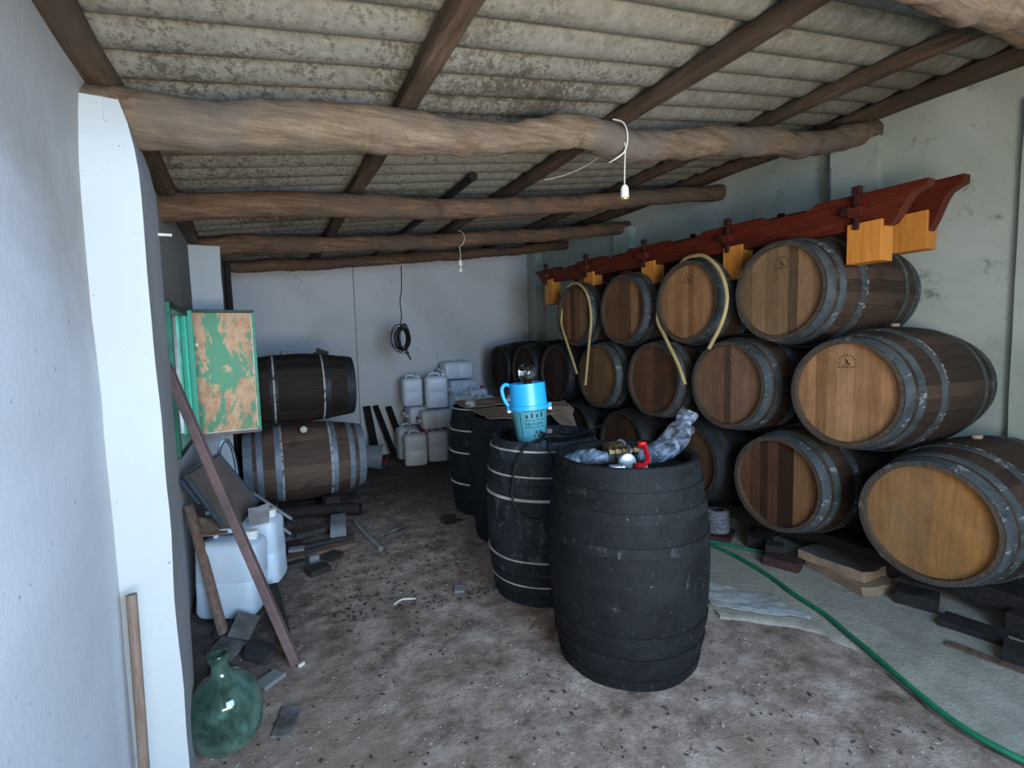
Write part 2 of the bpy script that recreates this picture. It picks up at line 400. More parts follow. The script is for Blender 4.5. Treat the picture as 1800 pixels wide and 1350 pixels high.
GREENF = plain('green_frame_paint', (.015, .20, .11), .5, 0, .3, 9, .1, dark=(.02, .07, .045)); GREENB = plain('bright_green_paint', (.02, .42, .25), .45, 0, .15, 8, .05)
DKFRAME = plain('dark_green_edge', (.02, .05, .03), .6, 0, .3, 9, .1); WHITEE = plain('white_chipped_edge', (.6, .6, .52), .6, 0, .3, 20, .1)

# ------------------------------------------------------------------ the room
XL, XR, YB, YF = -0.41, 3.70, 6.47, -1.30
def roofz(x): return 2.32 + 0.15*x          # underside of the corrugated sheets (trough line)
def struct(o): o['kind'] = 'structure'; return o

def wobble_wall(name, origin, du, dv, nu, nv, mat, th, nrm, amp=.008, hole=None, topfn=None):
    """wall slab made of a gently uneven grid; hole=(u0,u1,v0,v1) in metres"""
    U, V = Vector(du), Vector(dv); n = Vector(nrm); LU, LV = U.length, V.length
    us = [i/nu*LU for i in range(nu+1)]; vs_ = [i/nv*LV for i in range(nv+1)]
    if hole:
        us = sorted(set([round(u, 4) for u in us if min(abs(u-hole[0]), abs(u-hole[1])) > .03]+[hole[0], hole[1]]))
        vs_ = sorted(set([round(v, 4) for v in vs_ if min(abs(v-hole[2]), abs(v-hole[3])) > .03]+[hole[2], hole[3]]))
    Un, Vn = U.normalized(), V.normalized(); mb = MB(); vv = []
    for u in us:
        for v in vs_:
            p = Vector(origin)+Un*u+Vn*v
            if topfn is not None and v == vs_[-1]: p.z = topfn(p.x)
            vv.append(p + n*amp*(noise.noise(p*1.3)+.35*noise.noise(p*5)))
    N1 = len(vv); vv += [p-n*th for p in vv]
    W = len(vs_); fs = []; idx = lambda i, j: i*W+j
    keep = lambda i, j: not (hole and hole[0]-1e-4 <= us[i] and us[i+1] <= hole[1]+1e-4 and hole[2]-1e-4 <= vs_[j] and vs_[j+1] <= hole[3]+1e-4)
    K = {(i, j) for i in range(len(us)-1) for j in range(W-1) if keep(i, j)}
    for (i, j) in K:
        a, b, c, d = idx(i, j), idx(i+1, j), idx(i+1, j+1), idx(i, j+1)
        fs += [(a, b, c, d), (d+N1, c+N1, b+N1, a+N1)]
        for (ni, nj, e0, e1) in ((i, j-1, a, b), (i+1, j, b, c), (i, j+1, c, d), (i-1, j, d, a)):
            if (ni, nj) not in K: fs.append((e1, e0, e0+N1, e1+N1))
    mb.add(vv, fs); return struct(mb.obj(name, mat, smooth=True))

# window hole in the left wall: y 3.02..3.72, z .86..1.64
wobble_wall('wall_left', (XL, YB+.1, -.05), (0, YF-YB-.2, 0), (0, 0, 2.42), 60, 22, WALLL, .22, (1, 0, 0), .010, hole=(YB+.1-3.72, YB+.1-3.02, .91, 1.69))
wobble_wall('wall_back', (XL-.2, YB, -.05), (XR-XL+.4, 0, 0), (0, 0, 2.9), 40, 24, WALL, .2, (0, -1, 0), .008, topfn=lambda x: roofz(x)+.10)
wobble_wall('wall_right', (XR, YF-.1, -.05), (0, YB-YF+.2, 0), (0, 0, 2.98), 60, 24, WALLR, .2, (-1, 0, 0), .010)
# wall behind the camera with the wide doorway
wobble_wall('wall_front', (XR+.2, YF, -.05), (XL-XR-.4, 0, 0), (0, 0, 2.9), 30, 20, WALL, .2, (0, 1, 0), .006, hole=(XR+.2-1.95, XR+.2+.30, .0501, 2.2), topfn=lambda x: roofz(x)+.10)

# corrugated roof sheets
def roof():
    mb = MB(); pitch = .1775; ny = int((YB-YF+.8)/pitch*14); nx = 24; vs = []; fs = []
    for i in range(nx+1):
        x = XL-.35+(XR-XL+.75)*i/nx
        for j in range(ny+1):
            y = YF-.4+(YB-YF+.8)*j/ny
            ph = (y-1.573)/pitch*2*math.pi
            z = roofz(x)+.050-.050*abs(math.sin(ph/2))**.85+.003*nz(x, y, 0, 1.5)
            vs.append((x, y, z))
    n1 = len(vs); vs += [(x, y, z+.012) for x, y, z in vs]; W = ny+1
    for i in range(nx):
        for j in range(ny):
            a, b, c, d = i*W+j, (i+1)*W+j, (i+1)*W+j+1, i*W+j+1
            fs += [(a, d, c, b), (a+n1, b+n1, c+n1, d+n1)]
    mb.add(vs, fs); return struct(mb.obj('ceiling', ROOF, smooth=True))
roof()

# floor: uneven trodden ground
def ground(x, y):
    z = .010*nz(x, y, 0, 1.1)+.007*nz(x, y, 3, 5)+.0035*nz(x, y, 7, 15)+.0022*nz(x, y, 9, 34)
    if x > 1.5: z *= max(.25, 1-(x-1.5))
    return z
def floor():
    mb = MB(); x0, x1, y0, y1 = XL-.1, XR+.1, YF-.2, YB+.1; nx, ny = 290, 520; vs = []; fs = []
    for i in range(nx+1):
        for j in range(ny+1):
            x = x0+(x1-x0)*i/nx; y = y0+(y1-y0)*j/ny; vs.append((x, y, ground(x, y)))
    W = ny+1
    for i in range(nx):
        for j in range(ny): a = i*W+j; fs.append((a, a+W, a+W+1, a+1))
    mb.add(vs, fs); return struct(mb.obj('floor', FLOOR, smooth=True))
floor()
SE = [(6.5, 1.95), (4.0, 1.97), (2.6, 2.02), (1.9, 2.0), (1.73, 1.99), (1.65, 1.965), (1.56, 2.08), (1.42, 2.21), (1.34, 2.26), (1.19, 2.26), (1.04, 2.22), (.93, 2.17), (.82, 2.11), (.70, 2.10), (.59, 2.09), (0, 2.06), (-1.4, 2.0)]
def slab():
    def edge(y):
        for (a, xa), (b, xb) in zip(SE, SE[1:]):
            if b <= y <= a: t = (y-b)/(a-b); return xb+(xa-xb)*t
        return 2.0
    mb = MB(); ny, nx = 260, 26; vs = []; fs = []
    for j in range(ny+1):
        y = YF+(YB-YF)*j/ny; e = edge(y)+.025*nz(y, 0, 5, 9)+.012*nz(y, 0, 9, 27)
        for i in range(nx+1):
            u = (i/nx)**1.6; x = e+(XR-e)*u
            z = .0155+.0045*nz(x, y, 2, 3) if i > 1 else (-.015 if i == 0 else .010)
            vs.append((x, y, z))
    W = nx+1
    for j in range(ny):
        for i in range(nx): a = j*W+i; fs.append((a, a+1, a+W+1, a+W))
    mb.add(vs, fs); return struct(mb.obj('floor', SLAB, smooth=True))
slab()

# yard outside the door and the strip of ground outside the window
mb = MB(); mb.box((0.5, -4.35, -.04), (12, 5.7, .08)); struct(mb.obj('floor', plain('yard_dust', (.45, .38, .29), .9)))

# masonry pillars under the log ends
def pillar(n, x0, x1, y0, y1, z1, mat, curve=0):
    mb = MB(); rings = []
    zs = [-.02+i*(z1+.02)/30 for i in range(31)]
    for z in zs:
        k = max(0, (z-(z1-.28))/.28); c = curve*k*k
        ring = []
        for (a, b) in ((x0, y0), (x1, y0), (x1, y1), (x0, y1)):
            for s_ in range(6):
                na = {(x0, y0): (x1, y0), (x1, y0): (x1, y1), (x1, y1): (x0, y1), (x0, y1): (x0, y0)}[(a, b)]
                px = a+(na[0]-a)*s_/6; py = b+(na[1]-b)*s_/6
                q = .006*nz(px, py, z, 4)
                ring.append(Vector((px+q+(c if px > (x0+x1)/2 and curve < 0 else 0), py+q+(-c if py < (y0+y1)/2 else 0), z)))
        rings.append(ring)
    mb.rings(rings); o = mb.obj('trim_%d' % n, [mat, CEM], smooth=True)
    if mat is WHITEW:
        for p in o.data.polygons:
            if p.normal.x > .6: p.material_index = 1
    return struct(o)
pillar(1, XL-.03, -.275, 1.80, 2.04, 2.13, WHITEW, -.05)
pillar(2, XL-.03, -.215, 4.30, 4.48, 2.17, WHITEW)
pillar(3, 3.60, XR+.03, 1.84, 2.14, 2.66, WALLR)
pillar(4, 3.60, XR+.03, 4.24, 4.50, 2.62, WALLR)
pillar(5, 3.58, XR+.03, 6.22, 6.50, 2.80, WALLR)
pillar(6, 3.655, XR+.03, .55, 1.175, 2.6, WALLR)
# thin render joints running down the walls
mb = MB(); mb.box((1.10, YB-.006, 1.4), (.006, .010, 2.3)); struct(mb.obj('trim_7', TILEM))
mb = MB(); mb.box((3.598, 2.135, 1.6), (.012, .008, 1.9)); struct(mb.obj('trim_8', TILEM))

# ------------------------------------------------------------------ logs and rafters of the roof
def log(label, pts, r0, r1, mat, seed, amp=.22, name='roof_beam', cat='beam', group=None, n=36, segs=200, axis=0):
    P = spline(pts, max(2, segs//(len(pts)-1)))
    base = P[0].copy()
    P = [p-base for p in P]
    mb = MB(); mb.tube([p for p in P], lambda t: r0+(r1-r0)*t, n, seed=seed, amp=amp)
    o = mb.obj(name, mat, smooth=True, loc=base); return tag(o, label, cat, group)
def zc(x): return 2.165+.150*(x+.27)
GB = 'log beams carrying the roof'
log('thick pale wavy log beam nearest the camera spanning the room, seated on the bright left pillar',
    [(-.42, 1.93, 2.10), (-.25, 1.93, 2.115), (.15, 1.92, 2.155), (.55, 1.94, 2.215), (.9, 1.95, 2.245), (1.3, 1.94, 2.335), (1.65, 1.95, 2.335), (2.0, 1.96, 2.40), (2.5, 1.96, 2.50), (3.0, 1.98, 2.56), (3.35, 1.96, 2.63), (3.72, 1.94, 2.74)], .080, .072, LOG_A, 3, .30, group=GB)
log('tan log beam with pale scratches, second from the camera',
    [(-.45, 3.15, 2.135), (0, 3.16, 2.20), (.6, 3.13, 2.245), (1.2, 3.15, 2.29), (1.8, 3.16, 2.375), (2.4, 3.15, 2.46), (3.0, 3.13, 2.56), (3.76, 3.14, 2.68)], .066, .062, LOG_B, 9, .2, group=GB)
log('brown log beam holding the farther lamp, third from the camera',
    [(-.42, 4.38, 2.155), (0, 4.37, 2.21), (.7, 4.36, 2.255), (1.4, 4.38, 2.33), (2.0, 4.36, 2.40), (2.8, 4.37, 2.50), (3.76, 4.37, 2.655)], .070, .064, LOG_B, 15, .25, group=GB)
log('slim dark log beam nearest the back wall, the black cable hangs from it',
    [(-.42, 5.62, 2.20), (.4, 5.60, 2.26), (1.3, 5.60, 2.36), (2.2, 5.62, 2.47), (3.0, 5.60, 2.57), (3.78, 5.6, 2.70)], .055, .052, LOG_B, 22, .25, group=GB)
log('big greyish log beam in the top right corner, partly out of the frame',
    [(-.42, .72, 2.10), (.4, .75, 2.19), (1.5, .74, 2.345), (2.0, .74, 2.40), (2.6, .76, 2.49), (3.78, .75, 2.70)], .088, .085, LOG_A, 31, .25, group=GB)

GR = 'rafters under the roof sheets'
def rafter(label, x, y0, y1, wdt, hgt, seed, mat=RAFT, jx=0.0):
    mb = MB(); rings = []; N = 60
    for i in range(N+1):
        t = i/N; y = y0+(y1-y0)*t; cx = jx*t+.018*nz(y, seed, 1, 1.3); zz = -.002
        ring = []
        for k in range(12):
            a = 2*math.pi*k/12; ca, sa = math.cos(a), math.sin(a)
            q = 1+.14*nz(ca+seed, y*2, sa, 1.5)
            ring.append(Vector((cx+wdt/2*math.copysign(abs(ca)**.55, ca)*q, y-y0, -hgt/2+hgt/2*math.copysign(abs(sa)**.55, sa)*q+zz)))
        rings.append(ring)
    mb.rings(rings); o = mb.obj('rafter', mat, smooth=True, loc=(x, y0, roofz(x)-.001)); return tag(o, label, 'rafter', GR)
rafter('brown rafter pole along the top of the left wall', -.375, YF, YB-.02, .085, .075, 1)
rafter('pale brown rafter crossing above the middle of the near beam', .60, YF, YB-.02, .080, .068, 2)
rafter('brown rafter crossing the near beam next to the hanging white lamp', 1.73, YF, YB-.02, .085, .072, 3, jx=.03)
rafter('dark rafter running above the stacked barrels on the right', 2.86, YF, YB-.02, .08, .070, 4)
rafter('dark rafter lying along the top of the right wall', 3.62, YF, YB-.02, .11, .09, 5)
mb = MB(); mb.tube([(0, 0, 0), (0, 3.3, 0)], .026, 14); mb.tube([(0, -.004, 0), (0, .02, 0)], .030, 14)
tag(mb.obj('iron_pipe', plain('black_iron', (.02, .018, .017), .6, .3), smooth=True, loc=(1.31, 3.06, roofz(1.31)-.030)), 'short black iron pipe end poking out above the second beam', 'pipe')

# ------------------------------------------------------------------ barrels
def scuff_mat(name, lo):
    t = NT(name, .8, 0, .2); n = t.noise(16, 6, .8, .8, rnd=True)
    return t.out(t.ramp(n, [(lo, (.05, .038, .03)), (lo+.08, (.42, .41, .38))]))
SCUFF = scuff_mat('flaking_whitewash', .42); SCUFF0 = scuff_mat('flaking_hoop_rust', .53)
L_, RH, RB = .95, .280, .342
def prof(z, L=L_, rh=RH, rb=RB):
    t = abs(z)/(L/2); return rb-(rb-rh)*(t**1.85)
def ringprof(z0, z1, th, L=L_, rh=RH, rb=RB, n=4):
    zs = [z0+(z1-z0)*i/n for i in range(n+1)]
    return [(prof(z0, L, rh, rb)-.004, z0)]+[(prof(z, L, rh, rb)+th, z) for z in zs]+[(prof(z1, L, rh, rb)-.004, z1)]
def barrel_meshes(L, rh, rb, hoops, body, chime, hoop, n=72):
    h = L/2; rec = .030; th = .022
    zs = [-h+L*i/26 for i in range(27)]
    mb = MB()
    # shell: outer side, chime edge, inner side down to the croze
    P = [(rh-th, -h+rec+.012), (rh-th-.002, -h+.004)]+[(rh-.006, -h)]+[(prof(z, L, rh, rb), z) for z in zs[1:-1]]+[(rh-.006, h), (rh-th-.002, h-.004), (rh-th, h-rec-.012)]
    P = [(rh-th, -h+rec+.012), (rh-th, -h), (prof(-h, L, rh, rb), -h)]+[(prof(z, L, rh, rb), z) for z in zs]+[(prof(h, L, rh, rb), h), (rh-th, h), (rh-th, h-rec-.012)]
    mb.lathe(P, n, cap=False)
    me = mb.mesh('staves', [body, chime], True)
    for p in me.polygons:
        if abs(p.normal.z) > .8 and (abs(p.center.z) > h-.01): p.material_index = 1
        elif math.hypot(p.center.x, p.center.y) < rh-.005 and abs(p.center.z) > h-.05: p.material_index = 1
    hd = MB(); hd.lathe([(rh-th+.003, h-rec-.018), (rh-th+.003, h-rec), (0.001, h-rec)], n, cap=False)
    hm = []
    for (a, b) in hoops:
        q = MB(); q.lathe(ringprof(a, b, .0035, L, rh, rb), n, cap=False); hm.append(q.mesh('hoop', hoop, True))
    return me, hd, hm
HOOPS = [(-.475, -.418), (-.392, -.350), (-.238, -.198), (.198, .238), (.350, .392), (.418, .475)]
def link(name, me, parent, rot=None):
    o = bpy.data.objects.new(name, me); COL.objects.link(o); o.parent = parent
    if rot: o.rotation_euler = rot
    return o
BODYM, HD, HM = barrel_meshes(L_, RH, RB, HOOPS, STAVE, CHIME, HOOP)
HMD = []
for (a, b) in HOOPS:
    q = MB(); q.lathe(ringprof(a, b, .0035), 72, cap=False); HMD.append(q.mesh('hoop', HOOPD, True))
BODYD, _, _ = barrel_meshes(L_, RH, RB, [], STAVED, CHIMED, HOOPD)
HEADFRONT, HEADBACK = {}, None
EDGEQ = MB(); EDGEQ.lathe(ringprof(.188, .200, .0045, n=1), 72, cap=False)
BUNG = MB(); BUNG.lathe([(.020, 0), (.024, .018), (.020, .022)], 14)
BUNGM = BUNG.mesh('bung', CORK, True)
def stamp(parent, z):
    """burnt cooper's mark: an arch of strokes, a small figure and a row of letters"""
    mb = MB()
    def bar(x, y, dx, dy, a=0):   # x is up, y is sideways
        mb.box((x, y, z), (dx, dy, .0012), Matrix.Rotation(a, 3, 'Z'))
    for k in range(9):
        a = math.pi*k/8; bar(.004+.040*math.sin(a), .040*math.cos(a), .011, .0045, math.pi/2-a if False else -(a-math.pi/2))
    bar(.006, .002, .020, .008); bar(.018, .006, .016, .005, .3); bar(-.002, -.008, .010, .012)
    for k, y in enumerate((.040, .024, .010, -.003, -.018, -.034)):
        bar(-.018, y, .012, .0035); bar(-.018+(.004 if k % 2 else -.004), y-.005, .003, .008)
    o = mb.obj('brand_mark', MARK, parent, loc=(.155, 0, 0)); o['label'] = 'small dark burnt mark'; return o
MARK = plain('burnt_mark', (.055, .03, .015), .8, bump=0)
EDGEM = EDGEQ.mesh('hoop_edge', SCUFF0, True)
head_cache = {}
def lying_barrel(loc, hmat, label, group, dark=False, mark=False, roll=0.0, bung=True, yaw=0.0):
    rot = Matrix.Rotation(yaw, 4, 'Z') @ Matrix.Rotation(-math.pi/2, 4, 'Y')
    e = empty('wine_barrel', loc, rot.to_euler(), label, 'barrel', group)
    link('staves', BODYD if dark else BODYM, e, (0, 0, roll))
    for me in (HMD if dark else HM): link('hoop', me, e, (0, 0, roll*1.7))
    if hmat.name not in head_cache: head_cache[hmat.name] = HD.mesh('barrel_head', hmat, True)
    h = link('barrel_head', head_cache[hmat.name], e)
    bk = link('barrel_head', head_cache[hmat.name], e, (math.pi, 0, 0))
    if not dark:
        o = link('hoop_edge', EDGEM, e, (0, 0, roll*3)); o['label'] = 'flaking whitish hoop edge'
    if bung:
        b = link('bung', BUNGM, e); b.location = (RB-.004, 0, 0); b.rotation_euler = (0, math.pi/2, 0)
    if mark: stamp(e, L_/2-.030+.0005)
    return e
TAN = [(.235, .150, .085), (.285, .190, .115), (.175, .105, .055), (.33, .235, .15)]
H_T1 = head_mat('head_greyish_oak', [(0, (.16, .12, .08)), (.14, (.235, .175, .115)), (.30, (.185, .14, .09)), (.46, (.205, .155, .10)), (.58, (.10, .073, .045)), (.69, (.235, .175, .115)), (.84, (.20, .145, .092))], stain=(.12, .095, .062))
H_M1 = head_mat('head_light_oak', [(0, (.27, .18, .10)), (.10, (.33, .22, .125)), (.19, (.22, .14, .078)), (.31, (.30, .20, .115)), (.40, (.355, .25, .15)), (.56, (.29, .19, .108)), (.70, (.25, .155, .088)), (.80, (.32, .205, .118))], stain=(.17, .085, .04), stain_lo=.62)
H_B1 = head_mat('head_ochre_oak', [(0, (.235, .155, .072)), (.18, (.26, .172, .083)), (.34, (.225, .148, .07)), (.52, (.27, .165, .066)), (.76, (.29, .17, .062))], stain=(.15, .115, .065), stain_lo=.52)
H_B2 = head_mat('head_dark_red_oak', [(0, (.12, .07, .045)), (.14, (.085, .05, .033)), (.27, (.042, .025, .017)), (.37, (.085, .05, .033)), (.50, (.035, .02, .013)), (.68, (.18, .115, .065)), (.86, (.14, .085, .05))], stain=(.045, .028, .018), stain_lo=.56)
H_B3 = head_mat('head_dark_brown_oak', [(0, (.075, .050, .034)), (.3, (.055, .036, .024)), (.6, (.08, .055, .037))], stain=(.035, .025, .018))  # dark brown planks of the half-hidden bottom-row heads
H_M2 = head_mat('head_wine_stained_oak', [(0, (.175, .12, .088)), (.25, (.15, .10, .075)), (.43, (.085, .055, .042)), (.53, (.19, .135, .10)), (.78, (.165, .115, .085))], stain=(.085, .055, .043), stain_lo=.5)
H_T2 = head_mat('head_honey_oak', [(0, (.25, .16, .085)), (.12, (.31, .20, .11)), (.25, (.265, .165, .09)), (.40, (.32, .21, .12)), (.50, (.215, .13, .068)), (.59, (.29, .185, .10)), (.74, (.33, .22, .125)), (.88, (.25, .155, .085))], stain=(.15, .09, .045), stain_lo=.6)
H_M3 = head_mat('head_brown_oak', [(0, (.105, .06, .036)), (.30, (.12, .07, .042)), (.46, (.082, .046, .029)), (.68, (.108, .06, .036))], stain=(.05, .028, .018), stain_lo=.52)
H_T3 = head_mat('head_faded_brown_oak', [(0, (.13, .08, .048)), (.36, (.11, .066, .04)), (.66, (.245, .165, .10)), (.83, (.12, .073, .044))], stain=(.085, .052, .033), stain_lo=.58)
H_M4 = head_mat('head_olive_oak', [(0, (.12, .078, .043)), (.32, (.15, .10, .056)), (.70, (.165, .112, .064))], stain=(.06, .04, .022), stain_lo=.54)
H_T4 = head_mat('head_striped_oak', [(0, (.13, .075, .045)), (.22, (.19, .12, .07)), (.33, (.085, .046, .028)), (.48, (.16, .10, .06)), (.64, (.26, .18, .115)), (.84, (.12, .07, .04))], stain=(.08, .045, .028), stain_lo=.62)
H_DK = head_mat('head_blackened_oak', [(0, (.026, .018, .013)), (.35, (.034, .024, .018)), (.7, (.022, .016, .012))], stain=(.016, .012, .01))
XF = 2.691; XC = XF+L_/2
zB, zM, zT = .520, 1.090, 1.654
GW = 'wine barrels stacked along the right wall'
lying_barrel((XC, 1.13, zB), H_B1, 'ochre-headed barrel at the lower right edge of the photo, bottom row', GW, roll=.4)
lying_barrel((XC, 1.88, zB), H_B2, 'bottom-row barrel with dark reddish head staves and one lighter stave on the right', GW, roll=1.2)
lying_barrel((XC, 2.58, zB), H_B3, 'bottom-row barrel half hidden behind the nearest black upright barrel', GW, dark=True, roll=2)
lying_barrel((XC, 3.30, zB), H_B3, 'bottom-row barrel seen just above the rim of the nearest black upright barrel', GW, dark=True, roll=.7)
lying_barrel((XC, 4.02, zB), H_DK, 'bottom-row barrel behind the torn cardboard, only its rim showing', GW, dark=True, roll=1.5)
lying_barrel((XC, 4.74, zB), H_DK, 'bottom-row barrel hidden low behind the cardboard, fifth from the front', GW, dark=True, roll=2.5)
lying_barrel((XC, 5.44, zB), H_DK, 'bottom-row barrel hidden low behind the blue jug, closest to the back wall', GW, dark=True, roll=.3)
lying_barrel((XC, 1.505, zM), H_M1, 'light oak headed barrel with a burnt mark, rightmost of the middle row', GW, mark=True, roll=.9)
lying_barrel((XC, 2.235, zM), H_M2, 'middle-row barrel with wine-stained greyish head and bluish hoops, second from the right', GW, mark=True, roll=2.2)
lying_barrel((XC, 2.915, zM), H_M3, 'middle-row barrel with plain dark brown head, a yellow hose end hangs over its side', GW, roll=.2)
lying_barrel((XC, 3.62, zM), H_M4, 'middle-row barrel with olive brown head and a pale hose end in front of it', GW, roll=1.7)
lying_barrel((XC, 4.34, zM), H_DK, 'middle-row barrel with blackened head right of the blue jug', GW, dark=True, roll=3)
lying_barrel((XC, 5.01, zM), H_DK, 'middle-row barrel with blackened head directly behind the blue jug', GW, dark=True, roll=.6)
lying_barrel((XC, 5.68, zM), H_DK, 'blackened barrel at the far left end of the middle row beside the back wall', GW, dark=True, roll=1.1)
lying_barrel((XC, 1.88, zT), H_T1, 'greyish-headed barrel with a burnt mark, rightmost of the top row under the red frame', GW, mark=True, roll=1.9)
lying_barrel((XC, 2.58, zT), H_T2, 'honey-coloured top-row barrel with a yellow hose draped over its rim', GW, mark=True, roll=.5)
lying_barrel((XC, 3.27, zT), H_T3, 'faded brown top-row barrel with one pale stave at the right of its head', GW, mark=True, roll=2.7)
lying_barrel((XC, 3.98, zT), H_T4, 'striped-head barrel, leftmost of the top row, with a pale hose over it', GW, roll=1.4)

# the two barrels on the left, seen from the side
def side_barrel(loc, rb, rh, L, hooppos, hoopmat, body, label, roll, name='wine_barrel'):
    me, hd, _ = barrel_meshes(L, rh, rb, [], body, CHIMED, hoopmat)
    e = empty(name, loc, (0, -math.pi/2, 0), label, 'barrel', 'barrels stacked at the left')
    link('staves', me, e, (0, 0, roll)); hdm = hd.mesh('barrel_head', H_DK, True)
    link('barrel_head', hdm, e); link('barrel_head', hdm, e, (math.pi, 0, 0))
    for (a, b) in hooppos:
        q = MB(); q.lathe(ringprof(a, b, .004, L, rh, rb), 72, cap=False); link('hoop', q.mesh('hoop', hoopmat, True), e, (0, 0, roll+a))
    for (a, s_) in ((.19, 1), (-.19, -1)):
        q = MB(); q.lathe(ringprof(a-.004, a+.010, .0055, L, rh, rb, 1), 72, cap=False)
        o = link('hoop_edge', q.mesh('hoop_edge', SCUFF, True), e); o['label'] = 'flaking whitish hoop edge'
    return e
STAVEL = stave_mat('oak_staves_worn', (.040, .026, .020), (.082, .052, .037), (.125, .085, .062))
side_barrel((.31, 4.66, .425), .336, .270, .955, [(-.475, -.415), (-.38, -.335), (-.235, -.175), (.185, .245), (.335, .38), (.41, .475)], HOOPB, STAVEL, 'lower barrel with blue-grey hoops at the left, resting on a log', .8)
side_barrel((.285, 4.68, 1.062), .298, .250, .90, [(-.45, -.375), (-.24, -.185), (.165, .225), (.38, .45)], HOOPD, STAVED, 'dark upper barrel at the left stacked on the blue-hooped one', 2.0)
# bits lying on top of the dark barrel
mb = MB(); mb.box((0, 0, .022), (.10, .06, .034), Matrix.Rotation(.35, 3, 'Y')); mb.box((-.02, 0, .008), (.11, .05, .02))
tag(mb.obj('wooden_wedge', RAG, loc=(.50, 4.68, 1.348)), 'black wooden wedge lying on the dark upper left barrel', 'wedge')
mb = MB(); mb.lathe([(.022, 0), (.026, .02), (.02, .028)], 12)
tag(mb.obj('barrel_bung', CONC, smooth=True, loc=(.19, 4.66, 1.356)), 'small grey bung on top of the dark upper left barrel', 'bung')
mb = MB(); mb.lathe([(.030, -.008), (.022, .0), (.0, .004)][:2], 12); mb.box((0, 0, -.004), (.05, .02, .012))
tag(mb.obj('pale_chip', WHITEE, loc=(.29, 4.375, .742), rot=(R(60), 0, 0)), 'small white chip wedged between the two left barrels', 'chip')

# ------------------------------------------------------------------ upright black barrels
def upright(x, y, H, rt_, rb_, body, hoop, label, hoops, lines, seed, head_dz=.035):
    e = empty('black_barrel', (x, y, 0), (0, 0, seed), label, 'barrel', 'black upright barrels standing in a line')
    def pr(z): t = abs(z-H/2)/(H/2); return rb_-(rb_-rt_)*(t**1.9)
    def wob(v, amp=.0035):
        a = math.atan2(v.y, v.x); k = 1+amp/.3*nz(math.cos(a)*2+seed, math.sin(a)*2, v.z*3); return Vector((v.x*k, v.y*k, v.z))
    def lath(P, n=84, cap=False):
        mb = MB(); mb.lathe(P, n, cap); mb.v = [tuple(wob(Vector(v))) for v in mb.v]; return mb
    zs = [H*i/30 for i in range(31)]
    P = [(rt_-.026, H-head_dz-.01), (rt_-.024, H-.006), (rt_-.016, H)]+[(pr(z), z) for z in reversed(zs)]+[(rt_-.03, 0)]
    lath(P[::-1]).obj('staves', body, e, smooth=True)
    mb = MB(); mb.lathe([(rt_-.020, H-head_dz-.015), (rt_-.020, H-head_dz), (.001, H-head_dz)], 60, False); mb.obj('barrel_head', body, e, smooth=True)
    for (a, b) in hoops:
        n = 4; zz = [a+(b-a)*i/n for i in range(n+1)]
        lath([(pr(a)-.006, a)]+[(pr(z)+.005, z) for z in zz]+[(pr(b)-.006, b)]).obj('hoop', hoop, e, smooth=True)
    for (z, wd) in lines:
        o = lath([(pr(z-wd/2)-.004, z-wd/2), (pr(z-wd/2)+.0075, z-wd/2), (pr(z+wd/2)+.0075, z+wd/2), (pr(z+wd/2)-.004, z+wd/2)]).obj('hoop_edge', WHITELINE, e, smooth=True)
        o['label'] = 'thin whitish rubbed hoop edge'
    return e
upright(1.424, 1.71, .90, .300, .352, BLK, BLKH, 'largest nearest black barrel with pipe fittings and plastic bags on top',
        [(.0, .045), (.10, .145), (.20, .24), (.56, .60), (.69, .73), (.775, .81), (.85, .897)], [], 0.0, .052)
upright(1.42, 2.42, .88, .291, .332, BLK2, BLKH2, 'dusty black barrel with white hoop edges and the blue jug on top',
        [(.0, .05), (.12, .165), (.20, .25), (.60, .66), (.71, .77), (.79, .83)], [(.118, .008), (.255, .008), (.585, .014), (.705, .009), (.835, .009)], 1.0, .045)
upright(1.64, 3.22, .88, .291, .335, BLK, BLKH, 'black barrel covered by torn cardboard, second from the far end of the line',
        [(0, .05), (.13, .17), (.25, .30), (.58, .63), (.72, .76), (.83, .878)], [], 2.0)
upright(1.72, 3.88, .885, .289, .330, BLK, BLKH, 'farthest black barrel with white hoop edges, next to the jerry cans',
        [(0, .05), (.12, .16), (.25, .30), (.58, .63), (.72, .76)], [(.26, .015), (.52, .011), (.70, .011), (.872, .008)], 3.0)

